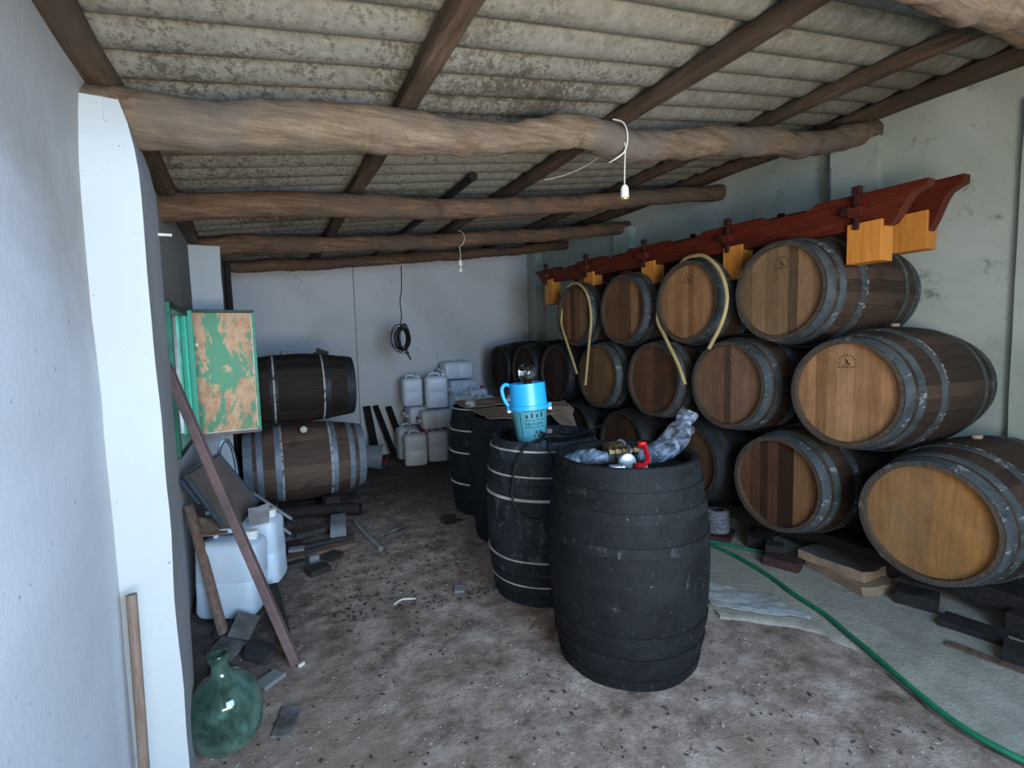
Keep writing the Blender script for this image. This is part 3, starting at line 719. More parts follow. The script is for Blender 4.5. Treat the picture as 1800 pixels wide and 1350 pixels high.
# ------------------------------------------------------------------ red carved frame on the top row
def rail_frame():
    e = empty('carved_rail_frame', (0, 0, 0), label='dark red carved double-rail frame with orange legs lying on the top row of barrels', cat='frame')
    stn = [1.53, 2.33, 3.13, 3.93, 4.66]
    def zt(y): return 2.118+.022*(y-1.25)
    def zb(y): return 1.932+.033*(y-1.25)
    def rail(x0, x1, y0, y1, dz=0.0):
        ys = [y0+(y1-y0)*i/240 for i in range(241)]
        top, bot = [], []
        for y in ys:
            t = zt(y)+dz; b = zb(y)
            # shallow scallops cut into the top between the stations
            for a, c in zip(stn, stn[1:]):
                mid = (a+c)/2; hw = .17; d = abs(y-mid)
                if d < hw: t -= .028*min(1, (hw-d)/.05)**.8
            # ogee ends
            for (ye, s_) in ((y0, 1), (y1, -1)):
                d = (y-ye)*s_
                if d < .155:
                    k = d/.155; hgt = (t-b); q = .16+.30*k+.54*(.5-.5*math.cos(math.pi*max(0, (k-.35)/.65)))
                    b = t-hgt*q
            top.append(t); bot.append(b)
        rings = [[Vector((x0, y, b)), Vector((x1, y, b)), Vector((x1, y, t)), Vector((x0, y, t))] for y, t, b in zip(ys, top, bot)]
        MB().rings(rings).obj('rail', REDW, e, bevel=.003)
    rail(2.835, 2.895, 1.23, 4.93); rail(3.275, 3.335, 1.265, 4.93, .085)
    for i, y in enumerate(stn):
        c = (zt(y)+zb(y))/2
        mb = MB(); mb.box((3.085, y, c+.045), (.60, .07, .050), Matrix.Rotation(-.175, 3, 'Y')); mb.obj('crossbar', REDW, e, bevel=.003)
        for x in (2.812, 3.358):
            mb = MB(); cc = c+(.085 if x > 3 else 0); mb.box((x, y, cc), (.022, .028, .19)); mb.box((x, y, cc+.105), (.034, .042, .04)); mb.obj('wedge_key', REDD, e, bevel=.005)
        mb = MB(); mb.box((2.800, y+.045, c+.005), (.025, .05, .045)); mb.obj('tenon', REDD if i < 2 else REDW, e, bevel=.003)
        for x in (2.865, 3.305):
            dz = .085 if x > 3 else 0; zl = 1.765+.012*i+dz
            w_ = .165 if i == 0 else .145
            mb = MB(); mb.box((x+.005, y-.035, (zl+zb(y)+.03+dz)/2), (.11, w_, zb(y)+.03+dz-zl)); o = mb.obj('leg_block', ORANGE, e, bevel=.003); o['label'] = 'orange pine leg block'
rail_frame()

# ------------------------------------------------------------------ yellow hoses over the top row
def hose(name, label, cat, pts, r_, mat, n=10, group=None, k=8):
    P = spline(pts, k); b = P[0].copy(); mb = MB(); mb.tube([p-b for p in P], r_, n)
    return tag(mb.obj(name, mat, smooth=True, loc=b), label, cat, group)
hose('yellow_hose', 'pale yellow hose hanging over the leftmost top-row barrel', 'hose',
     [(2.645, 3.86, 1.10), (2.65, 3.93, 1.22), (2.665, 4.06, 1.41), (2.70, 4.20, 1.60), (2.74, 4.20, 1.80), (2.70, 4.06, 1.93), (2.68, 3.93, 1.948), (2.665, 3.80, 1.91), (2.66, 3.69, 1.80), (2.655, 3.64, 1.60), (2.655, 3.68, 1.35), (2.65, 3.735, 1.00)], .0125, HOSEY, group='yellow hoses over the top row')
hose('yellow_hose', 'bright yellow hose draped over the honey-coloured top-row barrel', 'hose',
     [(2.64, 2.53, 1.08), (2.645, 2.60, 1.22), (2.655, 2.74, 1.42), (2.70, 2.86, 1.55), (2.75, 2.86, 1.76), (2.74, 2.66, 1.945), (2.70, 2.50, 1.962), (2.68, 2.38, 1.93), (2.665, 2.26, 1.82), (2.655, 2.20, 1.66), (2.65, 2.23, 1.50), (2.645, 2.33, 1.33)], .0135, HOSEY, group='yellow hoses over the top row')

# ------------------------------------------------------------------ sprayer jug on the dusty barrel
def jug():
    e = empty('measuring_jug', (1.30, 2.335, .836), (R(1), R(-3.5), R(200)), 'tall sky blue and teal measuring jug standing on the dusty black barrel', 'jug')
    e.rotation_euler = (R(-2), R(-3.0), 0)
    mb = MB(); mb.lathe([(.072, 0), (.076, .006), (.097, .215), (.094, .215), (.072, .010)], 40, False); mb.obj('measuring_body', TEAL, e, smooth=True)
    mb = MB(); mb.lathe([(.001, .004), (.072, .004)], 40, False); mb.obj('base', TEAL, e, smooth=True)
    mb = MB(); mb.lathe([(.094, .205), (.107, .207), (.108, .228), (.100, .230), (.096, .345), (.092, .345), (.094, .225)], 40, False); mb.obj('funnel_top', SKYB, e, smooth=True)
    # handle on the left
    d = Vector((-.89, .45, 0)); d.normalize(); s_ = Vector((-d.y, d.x, 0))
    pts = [Vector((0, 0, .335))+d*.092, Vector((0, 0, .345))+d*.118, Vector((0, 0, .325))+d*.138, Vector((0, 0, .285))+d*.136, Vector((0, 0, .245))+d*.122, Vector((0, 0, .222))+d*.100]
    MB().tube(spline(pts, 6), .011, 10).obj('handle', SKYB, e, smooth=True)
    c_ = Vector((.45, -.89, 0)).normalized()   # towards the viewer... side faces
    for sd in (d*.110, -d*.110):
        mb = MB(); mb.box(sd+Vector((0, 0, .218)), (.02, .018, .022)); mb.obj('clip', SKYB, e, bevel=.002)
        mb = MB(); mb.box(sd+Vector((0, 0, .198)), (.02, .018, .016)); mb.obj('clip', PLAST, e, bevel=.002)
    # printed lines, scale and blurred print around the front
    def r_at(z): return .0755+(.097-.076)*(z/.215)+.0012
    def arc(z, a0, a1, wd, tilt=0):
        mb = MB(); vs = []; fs = []; N = 16
        for i in range(N+1):
            a = a0+(a1-a0)*i/N; zz = z
            for q in (0, wd): r_ = r_at(zz+q); vs.append((r_*math.cos(a), r_*math.sin(a), zz+q))
        for i in range(N): fs.append((2*i, 2*i+2, 2*i+3, 2*i+1))
        return mb.add(vs, fs)
    ca = math.radians(-118)
    mb = MB()
    for z in (.196, .150, .112): q = arc(z, ca-.35, ca+.95, .0035); mb.add(q.v, q.f)
    q = arc(.055, ca-.60, ca-.56, .14); mb.add(q.v, q.f)
    for z in (.055, .09, .125, .16, .185): q = arc(z, ca-.60, ca-.50, .003); mb.add(q.v, q.f)
    random.seed(3)
    for i in range(4):
        q = arc(.160+random.random()*.006, ca-.25+i*.30, ca-.12+i*.30, .020+.006*(i % 2)); mb.add(q.v, q.f)
    for i in range(8):
        q = arc(.122+random.random()*.004, ca-.28+i*.14, ca-.22+i*.14, .014+.004*(i % 2)); mb.add(q.v, q.f)
    for i in range(5):
        q = arc(.060+.02*(i % 2), ca+.15+i*.14, ca+.24+i*.14, .014); mb.add(q.v, q.f)
    mb.obj('printed_scale', INK, e)
    return e
jug()
mb = MB(); mb.lathe([(.001, 0), (.020, .002), (.024, .03), (.042, .055), (.048, .08), (.046, .105), (.030, .128), (.001, .137)], 32, False)
tag(mb.obj('glass_flask', CLEARG, smooth=True, loc=(1.285, 2.35, 1.150)), 'round smoky glass flask sitting in the top of the blue jug', 'bottle')
mb = MB(); mb.lathe([(.020, 0), (.018, .035), (.017, .036)], 16)
tag(mb.obj('cork_stopper', CORK, smooth=True, loc=(1.545, 2.56, .837)), 'pinkish cork stopper on the dusty black barrel', 'cork')
hose('black_cable', 'thin black cable drooping in a loop down the front of the dusty barrel', 'cable',
     [(1.32, 2.24, .892), (1.284, 2.190, .900), (1.215, 2.180, .895), (1.166, 2.215, .835), (1.142, 2.235, .773), (1.127, 2.240, .699), (1.120, 2.240, .610), (1.132, 2.215, .545), (1.165, 2.170, .508), (1.214, 2.130, .497), (1.259, 2.100, .526), (1.288, 2.090, .578), (1.300, 2.090, .649), (1.293, 2.100, .736), (1.282, 2.122, .822), (1.297, 2.150, .895), (1.33, 2.20, .895)], .0055, RUBBER)
hose('black_cable', 'black cable lying across the top of the dusty barrel with a plug end', 'cable',
     [(1.24, 2.27, .855), (1.30, 2.20, .893), (1.36, 2.20, .90), (1.45, 2.20, .893), (1.60, 2.25, .892), (1.70, 2.30, .90), (1.86, 2.36, .91)], .006, RUBBER)
mb = MB(); mb.tube([(0, 0, 0), (.055, .0, .004), (.10, .01, .0)], lambda t: .016-.006*t, 12); mb.tube([(.02, -.01, .012), (-.03, -.01, .03)], .006, 8)
tag(mb.obj('spray_gun_handle', RUBBER, smooth=True, loc=(1.295, 2.20, .905)), 'black plastic spray handle beside the foot of the blue jug', 'nozzle')

# ------------------------------------------------------------------ things on the nearest barrel (head at z .865)
Z1 = .849
def coupling(loc, az, label, seg=3, s=1.2):
    e = empty('brass_coupling', loc, (0, 0, az), label, 'coupling', 'brass pipe couplings')
    M = Matrix.Rotation(math.pi/2, 4, 'Y'); P = [(.014, 0)]
    z = 0
    for i in range(seg):
        P += [(.023, z), (.023, z+.012), (.017, z+.013), (.017, z+.026)]; z += .027
    P += [(.014, z)]
    P = [(a*s, b*s) for a, b in P]
    mb = MB(); mb.lathe(P, 8, True, M=M); mb.obj('body', BRASS, e)
    mb = MB(); mb.lathe([(.019*s, z*s), (.027*s, z*s+.002), (.027*s, z*s+.009), (.019*s, z*s+.011)], 20, False, M=M, closed=True); mb.obj('ring', ALU, e, smooth=True)
coupling((1.465, 1.900, Z1+.028), .15, 'brass pipe coupling at the back of the fittings, nearest the barrel rim')
coupling((1.405, 1.815, Z1+.028), -.25, 'brass pipe coupling at the left of the fittings beside the left plastic bag', 3)
coupling((1.50, 1.80, Z1+.028), -.40, 'brass pipe coupling in the middle of the fittings touching the red handle', 2)
coupling((1.585, 1.80, Z1+.022), .6, 'small brass pipe coupling next to the right plastic bag', 1, .9)
def valve():
    e = empty('ball_valve', (1.325, 1.600, Z1), (0, 0, R(-22)), 'metal ball valve with a curved red lever lying at the front of the nearest barrel', 'valve')
    M = Matrix.Rotation(math.pi/2, 4, 'X')
    mb = MB(); mb.lathe([(.001, -.020), (.033, -.020), (.036, -.012), (.036, .016), (.030, .02), (.001, .02)], 28, False, M=Matrix.Translation((.02, .03, .037)) @ M); mb.obj('body', ALU, e, smooth=True)
    mb = MB(); mb.lathe([(.001, 0), (.016, 0), (.016, .05), (.020, .052), (.020, .062), (.001, .062)], 20, False, M=Matrix.Translation((-.065, 0, .018)) @ Matrix.Rotation(math.pi/2, 4, 'Y')); mb.obj('outlet', STEEL, e, smooth=True)
    mb = MB(); mb.tube(spline([(.060, -.005, .022), (.085, .0, .026), (.108, .02, .042), (.118, .07, .065), (.122, .125, .082)], 6), .0115, 10, flat=.8)
    mb.lathe([(.001, -.012), (.019, -.012), (.019, .012), (.001, .012)], 16, False, M=Matrix.Translation((.062, -.005, .022))); mb.lathe([(.001, -.012), (.020, -.012), (.020, .014), (.001, .014)], 16, False, M=Matrix.Translation((.123, .13, .082)))
    mb.obj('lever', RED, e, smooth=True)
valve()
def bag(loc, pts, rf, seed, label, amp=.45, flat=.5):
    mb = MB(); P = spline(pts, 7); mb.tube(P, rf, 26, flat=flat)
    out = []
    for v in mb.v:
        p = Vector(v); d = Vector((nz(p.x, p.y, p.z+seed, 26), nz(p.y, p.z, p.x+seed, 26), nz(p.z, p.x, p.y+seed, 26)))
        q = p+d*.009+Vector((nz(p.x+seed, p.y, p.z, 60), nz(p.y, p.z+seed, p.x, 60), nz(p.z, p.x, p.y, 60)))*.0018
        q.z = max(q.z, .001); out.append(tuple(q))
    mb.v = out; return tag(mb.obj('plastic_bag', FILM, smooth=True, loc=loc), label, 'bag', 'clear plastic bags')
bag((1.22, 1.79, Z1), [(-.06, -.01, .02), (0, 0, .032), (.07, -.01, .034), (.13, -.03, .026), (.165, -.04, .014)], lambda t: .045*math.sin(math.pi*min(1, .15+.80*t))**.6+.006, 1, 'crumpled flat clear plastic bag on the left of the nearest barrel top', flat=.65)
bag((1.50, 1.66, Z1), [(-.03, .02, .025), (.04, .0, .038), (.12, .005, .055), (.20, .03, .085), (.255, .05, .115), (.30, .065, .155), (.325, .07, .185)], lambda t: (.046+.022*math.sin(math.pi*t*1.1) if t < .72 else .030+.045*(t-.72)*2)*(1 if t > .06 else .5), 5, 'clear plastic bag leaning up over the right rim of the nearest barrel', flat=.72)
mb = MB(); mb.box((0, 0, .006), (.035, .02, .012), rz(.5)); mb.box((.01, .005, .012), (.02, .012, .01), rz(1.2))
tag(mb.obj('pale_chip', WHITEE, loc=(1.425, 1.59, Z1), bevel=.003), 'small whitish chip near the front rim of the nearest barrel', 'chip')

# ------------------------------------------------------------------ cardboard, jars and rag on the two far black barrels
def lerp2(a, b, c, d, u, v):
    return ((a[0]*(1-u)+b[0]*u)*(1-v)+(d[0]*(1-u)+c[0]*u)*v, (a[1]*(1-u)+b[1]*u)*(1-v)+(d[1]*(1-u)+c[1]*u)*v)
def cardboard(q, zf, label, seed, o0=(0, 0)):
    def fn(u, v):
        x, y = lerp2(q[0], q[1], q[2], q[3], u, v)
        e_ = .035 if (u in (0, 1) or v in (0, 1)) else 0
        x += e_*nz(x, y, seed, 9); y += e_*nz(x, y, seed+4, 9)
        return (x-q[0][0], y-q[0][1], zf(u, v)+.012*nz(x, y, seed, 5)+.004*nz(x, y, seed, 18))
    mb = MB(); rough_sheet(mb, fn, 30, 26, .005)
    return tag(mb.obj('cardboard_sheet', CARD, smooth=True, loc=(q[0][0], q[0][1], 0)), label, 'cardboard', 'torn cardboard sheets')
cardboard([(1.34, 2.94), (1.92, 2.98), (2.0, 3.50), (1.42, 3.52)], lambda u, v: .905-.02*(1-v)*(1-abs(2*u-1))-.03*max(0, u-.8), 'brown torn cardboard sheet lying on the second farthest black barrel', 2)
cardboard([(1.74, 2.62), (1.92, 2.80), (2.15, 3.30), (1.95, 3.44)], lambda u, v: .80+.125*min(1, v*1.7), 'light brown cardboard flap drooping beside the blue jug', 11)
cardboard([(1.45, 3.60), (2.0, 3.62), (2.04, 4.12), (1.5, 4.12)], lambda u, v: .900+.015*u, 'greyish cardboard sheet on the farthest black barrel', 20)
for loc, lab in (((1.47, 3.63, .909), 'small glass jar at the left front edge of the cardboard-covered barrels'), ((1.80, 3.56, .918), 'small glass jar beside the dark rag on the cardboard')):
    mb = MB(); mb.lathe([(.001, 0), (.034, 0), (.040, .012), (.040, .05), (.030, .066), (.028, .072), (.001, .073)], 24, False)
    tag(mb.obj('glass_jar', JARM, smooth=True, loc=loc), lab, 'jar', 'glass jars on the cardboard')
mb = MB(); mb.tube(spline([(0, 0, .02), (.08, .03, .045), (.17, .02, .05), (.26, .06, .03), (.34, .05, .012)], 6), lambda t: .012+.05*math.sin(math.pi*min(1, t+.05)), 14, seed=3, amp=.7)
mb.v = [(x, y, max(z, .0)) for x, y, z in mb.v]
tag(mb.obj('rag', RAG, smooth=True, loc=(1.78, 3.70, .922)), 'dark crumpled rag on the cardboard of the farthest black barrel', 'rag')

# ------------------------------------------------------------------ jerry cans
def se(a, p): return math.copysign(abs(math.cos(a))**p, math.cos(a)), math.copysign(abs(math.sin(a))**p, math.sin(a))
def can_meshes(plast):
    W, D, H = .27, .21, .385
    def ring(w, d, z, p=.42, n=40, oy=0): return [Vector((w/2*se(2*math.pi*k/n, p)[0], d/2*se(2*math.pi*k/n, p)[1]+oy, z)) for k in range(n)]
    rs = [ring(W*.78, D*.74, 0), ring(W*.93, D*.91, .008), ring(W, D, .03), ring(W*.985, D*.98, .10), ring(W, D, .17), ring(W*.985, D*.98, .175), ring(W, D, .18), ring(W*.99, D*.99, .28), ring(W, D, .315), ring(W*.95, D*.93, .338), ring(W*.80, D*.76, .352), ring(W*.5, D*.5, .356)]
    body = MB(); body.rings(rs)
    hd = MB(); hd.tube(spline([(-.075, 0, .345), (-.070, 0, .372), (-.045, 0, .385), (.015, 0, .385), (.040, 0, .372), (.045, 0, .345)], 5), .0125, 10, flat=.9)
    nk = MB(); nk.lathe([(.026, .340), (.026, .368)], 20, True, M=Matrix.Translation((.088, 0, 0)))
    cp = MB(); cp.lathe([(.030, .362), (.031, .385), (.028, .389), (.001, .389)], 20, True, M=Matrix.Translation((.088, 0, 0)))
    return body.mesh('body', plast, True), hd.mesh('handle', plast, True), nk.mesh('neck', plast, True), cp
CB, CH, CN, CCP = can_meshes(PLAST); CAPS = {k: CCP.mesh('cap', mt, True) for k, mt in (('red', REDCAP), ('blue', BLUECAP), ('white', PORC))}
CBB, CHB, CNB, _ = can_meshes(PLASTB)
def can(loc, rot, sc_, label, cap='red', big=False, group='white plastic jerry cans piled at the back wall'):
    e = empty('jerry_can', loc, rot, label, 'jerry can', group); e.scale = sc_
    link('body', CBB if big else CB, e); link('handle', CHB if big else CH, e); n = link('neck', CNB if big else CN, e)
    if cap: c = link('cap', CAPS[cap], e); c['label'] = cap+' screw cap'
    return e
h90 = math.pi/2
A = R(-14)
can((1.59, 5.70, 0), (0, 0, A), (1, 1, 1.05), 'front left upright jerry can with a red cap standing on the ground beside the planks')
can((1.885, 5.76, 0), (0, 0, A-.1), (.90, 1, 1.05), 'front right upright jerry can standing on the ground beside the farthest black barrel')
can((1.60, 6.10, 0), (0, 0, A+.3), (1, 1, 1.12), 'upright jerry can on the ground behind the front left one, touching the planks')
can((1.92, 6.06, 0), (0, 0, A), (1, 1, 1.12), 'upright jerry can on the ground hidden behind the front right one')
# lying: local z -> -x (caps to the left)
LY = lambda a=0.0, tilt=0.0: (Matrix.Rotation(a, 4, 'Z') @ Matrix.Rotation(-h90+tilt, 4, 'Y') @ Matrix.Rotation(h90, 4, 'Z')).to_euler()
can((1.95, 6.05, .545), LY(0), (1, 1.08, 1.0), 'jerry can lying on its side in the second layer, farther left one', 'white')
can((2.03, 5.72, .530), LY(A*.6, -.05), (1, 1.08, 1.0), 'jerry can lying on its side with a big red cap facing left')
can((1.66, 6.02, .668), (0, 0, A+.15), (.93, 1, .97), 'upright jerry can with its handle on top, left one of the upper pair', 'white')
can((1.895, 5.78, .652), (0, 0, A), (1.02, 1, 1.08), 'tall upright jerry can, right one of the upper pair', 'white')
can((2.22, 6.24, 0), (0, 0, 0), (1, .95, 1.17), 'upright jerry can on the ground at the back supporting the right-hand pile', 'white')
can((2.50, 6.24, 0), (0, 0, .05), (1, .95, 1.17), 'upright jerry can on the ground in the far corner behind the black barrels', 'white')
can((2.60, 6.22, .575), LY(0), (1, 1.15, 1.05), 'jerry can lying low in the right-hand pile, mostly hidden', 'white')
can((2.55, 6.20, .825), LY(.02), (1, 1.15, 1.03), 'jerry can lying second from the top of the right-hand pile', 'white')
can((2.50, 6.18, 1.072), LY(-.02), (.97, 1.10, 1.08), 'jerry can lying on the very top of the right-hand pile', 'white')
can((2.17, 5.66, 0), (0, 0, 0), (1, 1, 1.12), 'upright jerry can on the ground hidden behind the farthest black barrel', 'white')
can((2.16, 5.66, .437), (0, 0, .2), (.95, 1, 1.02), 'plain upright jerry can peeping just above the cardboard', 'white')
can((2.47, 5.90, 0), (0, 0, 0), (1, .9, 1.17), 'upright jerry can on the ground near the far barrels', 'white')
can((2.47, 5.90, .457), (0, 0, .1), (1, .95, 1.05), 'upright jerry can with a red cap at the right of the pile')
can((2.45, 5.60, 0), (0, 0, 0), (1, .9, 1.10), 'upright jerry can on the ground below the blue-capped one', 'white')
can((2.45, 5.60, .430), (0, 0, .3), (1, 1, .93), 'upright jerry can with a blue cap peeping above the cardboard', 'blue')
GL = 'large white jerry cans by the left wall'
can((-.205, 2.98, .0), (R(-2), R(2), R(-24)), (1.15, 1.05, 1.13), 'large white jerry can nearest the camera by the left pillar, stick leaning in front', 'white', True, GL)
can((-.065, 3.30, .0), (R(0), R(-1), R(-20)), (.98, 1.05, 1.12), 'large white jerry can standing just behind the nearest one, under the grey board', 'white', True, GL)

# dark boards leaning on the back wall
def lean(label, p0, p1, wd, th, mat, name='plank', cat='plank', group=None, twist=0, bevel=.002):
    a, b = Vector(p0), Vector(p1); d = (b-a); L = d.length; d.normalize()
    mb = MB(); mb.box((0, 0, L/2), (wd, th, L))
    q = d.to_track_quat('Z', 'Y'); o = mb.obj(name, mat, loc=a, bevel=bevel)
    o.rotation_mode = 'QUATERNION'
    from mathutils import Quaternion
    o.rotation_quaternion = q @ Quaternion((0, 0, 1), twist); return tag(o, label, cat, group)
GP = 'black boards leaning on the back wall'
lean('leftmost short black board leaning on the back wall', (1.24, 6.22, .01), (1.18, 6.43, .655), .092, .022, CHARW, group=GP, twist=0)
lean('middle short black board leaning on the back wall', (1.46, 6.22, .01), (1.29, 6.43, .655), .088, .022, CHARW, group=GP)
lean('rightmost short black board leaning on the back wall, beside the jerry cans', (1.60, 6.20, .01), (1.455, 6.43, .63), .092, .022, CHARW, group=GP)
# overturned pail by the left barrel
e = empty('plastic_pail', (.90, 5.72, .185), (0, R(97), R(-14)), 'blue-grey plastic pail lying on its side beyond the left barrels', 'pail')
mb = MB(); mb.lathe([(.001, 0), (.11, 0), (.115, .01), (.138, .27), (.146, .272), (.146, .29), (.135, .29), (.110, .012), (.001, .01)], 36, False); mb.obj('bucket_body', PAIL, e, smooth=True)
mb = MB(); mb.tube(spline([(.143, 0, .275), (.11, .06, .33), (0, .09, .35), (-.11, .06, .33), (-.143, 0, .275)], 6), .003, 6); mb.obj('handle', STEEL, e, smooth=True)
mb = MB(); mb.lathe([(.03, 0), (.034, .025), (.001, .028)], 16)
tag(mb.obj('red_cap', REDCAP, smooth=True, loc=(1.27, 5.93, .006), rot=(.3, .2, 0)), 'loose red cap on the ground beside the overturned pail', 'cap')

# ------------------------------------------------------------------ cradle timbers under the right stack
mb = MB(); mb.box((0, 0, 0), (.13, 6.0, .10)); tag(mb.obj('cradle_beam', DARKW, loc=(3.10, 3.20, .125), bevel=.008), 'long dark timber under the fronts of the bottom-row barrels', 'timber', 'cradle timbers')
mb = MB(); mb.box((0, 0, 0), (.13, 6.0, .10)); tag(mb.obj('cradle_beam', DARKW, loc=(3.42, 3.20, .125), bevel=.008), 'long dark timber under the backs of the bottom-row barrels by the right wall', 'timber', 'cradle timbers')
mb = MB(); mb.box((0, 0, 0), (.09, 1.25, .10)); tag(mb.obj('cradle_beam', DARKW, loc=(2.98, .30, .075), bevel=.01), 'short dark timber end at the lower right edge', 'timber', 'cradle timbers')
for y in (1.50, 2.22, 3.0, 4.2, 5.4):
    mb = MB(); mb.box((0, 0, 0), (.52, .12, .062)); tag(mb.obj('sleeper', DARKW, loc=(3.27, y, .046), bevel=.006), None, 'timber', 'sleepers under the cradle')['label'] = \
        {1.50: 'dark sleeper below the cradle behind the tan blocks', 2.22: 'dark sleeper below the cradle behind the twine spool', 3.0: 'dark sleeper below the cradle behind the nearest black barrel', 4.2: 'dark sleeper below the cradle behind the cardboard', 5.4: 'dark sleeper below the cradle nearest the back wall'}[y]
# chocks between the barrels
def chunk(name, label, cat, loc, dim, rot, mat, bevel=.008, seed=0, group=None, amp=.006):
    mb = MB(); nx, ny, nzz = 6, 6, 3; d = dim
    # subdivided box with chipped surface
    vs = {}; V = []; F = []
    def vid(i, j, k):
        if (i, j, k) not in vs:
            p = Vector((d[0]*(i/nx-.5), d[1]*(j/ny-.5), d[2]*(k/nzz)))
            q = p*1.0; n_ = Vector((nz(p.x+seed, p.y, p.z, 14), nz(p.y, p.z+seed, p.x, 14), nz(p.z, p.x, p.y+seed, 14)))
            q += n_*amp; q.z = max(q.z, 0); vs[(i, j, k)] = len(V); V.append(q)
        return vs[(i, j, k)]
    for i in range(nx):
        for j in range(ny):
            F.append((vid(i, j, 0), vid(i, j+1, 0), vid(i+1, j+1, 0), vid(i+1, j, 0))); F.append((vid(i, j, nzz), vid(i+1, j, nzz), vid(i+1, j+1, nzz), vid(i, j+1, nzz)))
    for k in range(nzz):
        for i in range(nx):
            F.append((vid(i, 0, k), vid(i+1, 0, k), vid(i+1, 0, k+1), vid(i, 0, k+1))); F.append((vid(i, ny, k), vid(i, ny, k+1), vid(i+1, ny, k+1), vid(i+1, ny, k)))
        for j in range(ny):
            F.append((vid(0, j, k), vid(0, j, k+1), vid(0, j+1, k+1), vid(0, j+1, k))); F.append((vid(nx, j, k), vid(nx, j+1, k), vid(nx, j+1, k+1), vid(nx, j, k+1)))
    mb.add(V, F); return tag(mb.obj(name, mat, loc=loc, rot=rot, smooth=True), label, cat, group)
chunk('brick', 'dark brick jutting out below the bottom-row barrel with the reddish head', 'brick', (2.90, 2.12, .02), (.20, .11, .07), (0, 0, R(20)), DKBR, seed=1)
chunk('brick', 'dark brick standing under the cradle left of the tan blocks', 'brick', (2.80, 1.95, .018), (.10, .10, .09), (0, 0, R(35)), DKBR, seed=2)
chunk('brick', 'reddish-brown brick lying on the cement beside the short green hose', 'brick', (2.735, 1.85, .016), (.19, .11, .055), (0, 0, R(-72)), BRICK, seed=3)
chunk('brick', 'dark brick on the cement in front of the ochre barrel', 'brick', (2.92, 1.245, .016), (.17, .12, .065), (0, 0, R(-70)), DKBR, seed=4)
chunk('brick', 'flat dark slab fragment on the cement at the lower right', 'brick', (2.86, 1.00, .016), (.22, .12, .03), (0, 0, R(-80)), DKBR, seed=5)
chunk('brick', 'dark brick at the very edge of the photo on the right', 'brick', (2.76, .80, .016), (.14, .12, .05), (0, 0, R(15)), DKBR, seed=6)
chunk('stone_block', 'lower tan stone block with a rounded corner on the cement', 'stone', (2.925, 1.565, .016), (.25, .39, .05), (0, 0, R(-17)), STONE, seed=7, amp=.012)
b2_ = chunk('stone_block', 'upper tan stone block with a dark top, stacked on the lower one', 'stone', (2.915, 1.62, .066), (.21, .37, .055), (0, 0, R(-3)), [STONE, STONET], seed=8, amp=.012)
for p in b2_.data.polygons:
    if p.normal.z > .6: p.material_index = 1  # upper faces take the darker block colour
chunk('brown_slat', 'thin olive-brown slat lying flat on the cement at the lower right', 'slat', (2.66, .86, .018), (.05, .30, .008), (0, 0, R(8)), PLANKW, seed=9, amp=.002)
# twine spool
e = empty('twine_spool', (2.80, 2.385, .042), (0, 0, 0), 'grey twine spool standing beside the nearest black barrel near the green hose', 'spool')
mb = MB(); P = [(.052, .004)]; z = .004
for i in range(16): P += [(.078+.004*math.sin(i*2.1), z+.003), (.070, z+.008)]; z += .0095
P += [(.068, z), (.045, z), (.045, .02)]
mb.lathe(P, 36, False); mb.obj('twine_winding', TWINE, e, smooth=True)
mb = MB(); mb.lathe([(.045, .0), (.045, .158), (.040, .158), (.040, 0)], 28, False, closed=True); mb.obj('core', RAG, e, smooth=True)
chunk('brick', 'flat reddish tile under the twine spool', 'brick', (2.80, 2.38, .014), (.22, .20, .025), (0, 0, R(30)), BRICK, seed=12)

# garden hoses
H1 = [(2.3, 3.1, .022), (2.50, 2.75, .024), (2.631, 2.412, .026), (2.605, 2.262, .026), (2.60, 2.148, .026), (2.588, 2.035, .026), (2.535, 1.803, .026), (2.45, 1.577, .027), (2.398, 1.398, .028), (2.325, 1.248, .028), (2.265, 1.12, .028), (2.171, 0.937, .026), (2.11, 0.794, .024), (2.089, 0.684, .024), (2.102, .56, .022), (2.16, .3, .022), (2.25, 0, .022)]
hose('garden_hose', 'long green garden hose running across the cement to the lower right corner', 'hose', H1, .0115, HOSEG, group='green garden hoses')
hose('garden_hose', 'short green garden hose ending at the reddish-brown brick', 'hose', [(2.38, 2.95, .024), (2.50, 2.60, .026), (2.585, 2.40, .027), (2.646, 2.289, .028), (2.726, 2.144, .028), (2.79, 2.02, .028), (2.815, 1.95, .028)], .0095, HOSEG, group='green garden hoses')

# crumpled plastic sheet at the slab edge
def sheetfn(u, v):
    x, y = lerp2((1.99, 1.72), (2.28, 1.40), (2.36, 1.62), (2.10, 1.99), u, v)
    e_ = .05 if (u in (0, 1) or v in (0, 1)) else 0
    x += e_*nz(x, y, 3, 8); y += e_*nz(x, y, 8, 8)
    return (x-2.15, y-1.7, .032+.012*abs(nz(x, y, 1, 6))+.004*nz(x, y, 5, 21)+(.012 if v < .12 else 0))
mb = MB(); rough_sheet(mb, sheetfn, 40, 26, .003)
tag(mb.obj('plastic_sheet', SHEETM, smooth=True, loc=(2.15, 1.7, -.008)), 'crumpled pale plastic sheet on the cement edge beside the nearest black barrel', 'sheet')

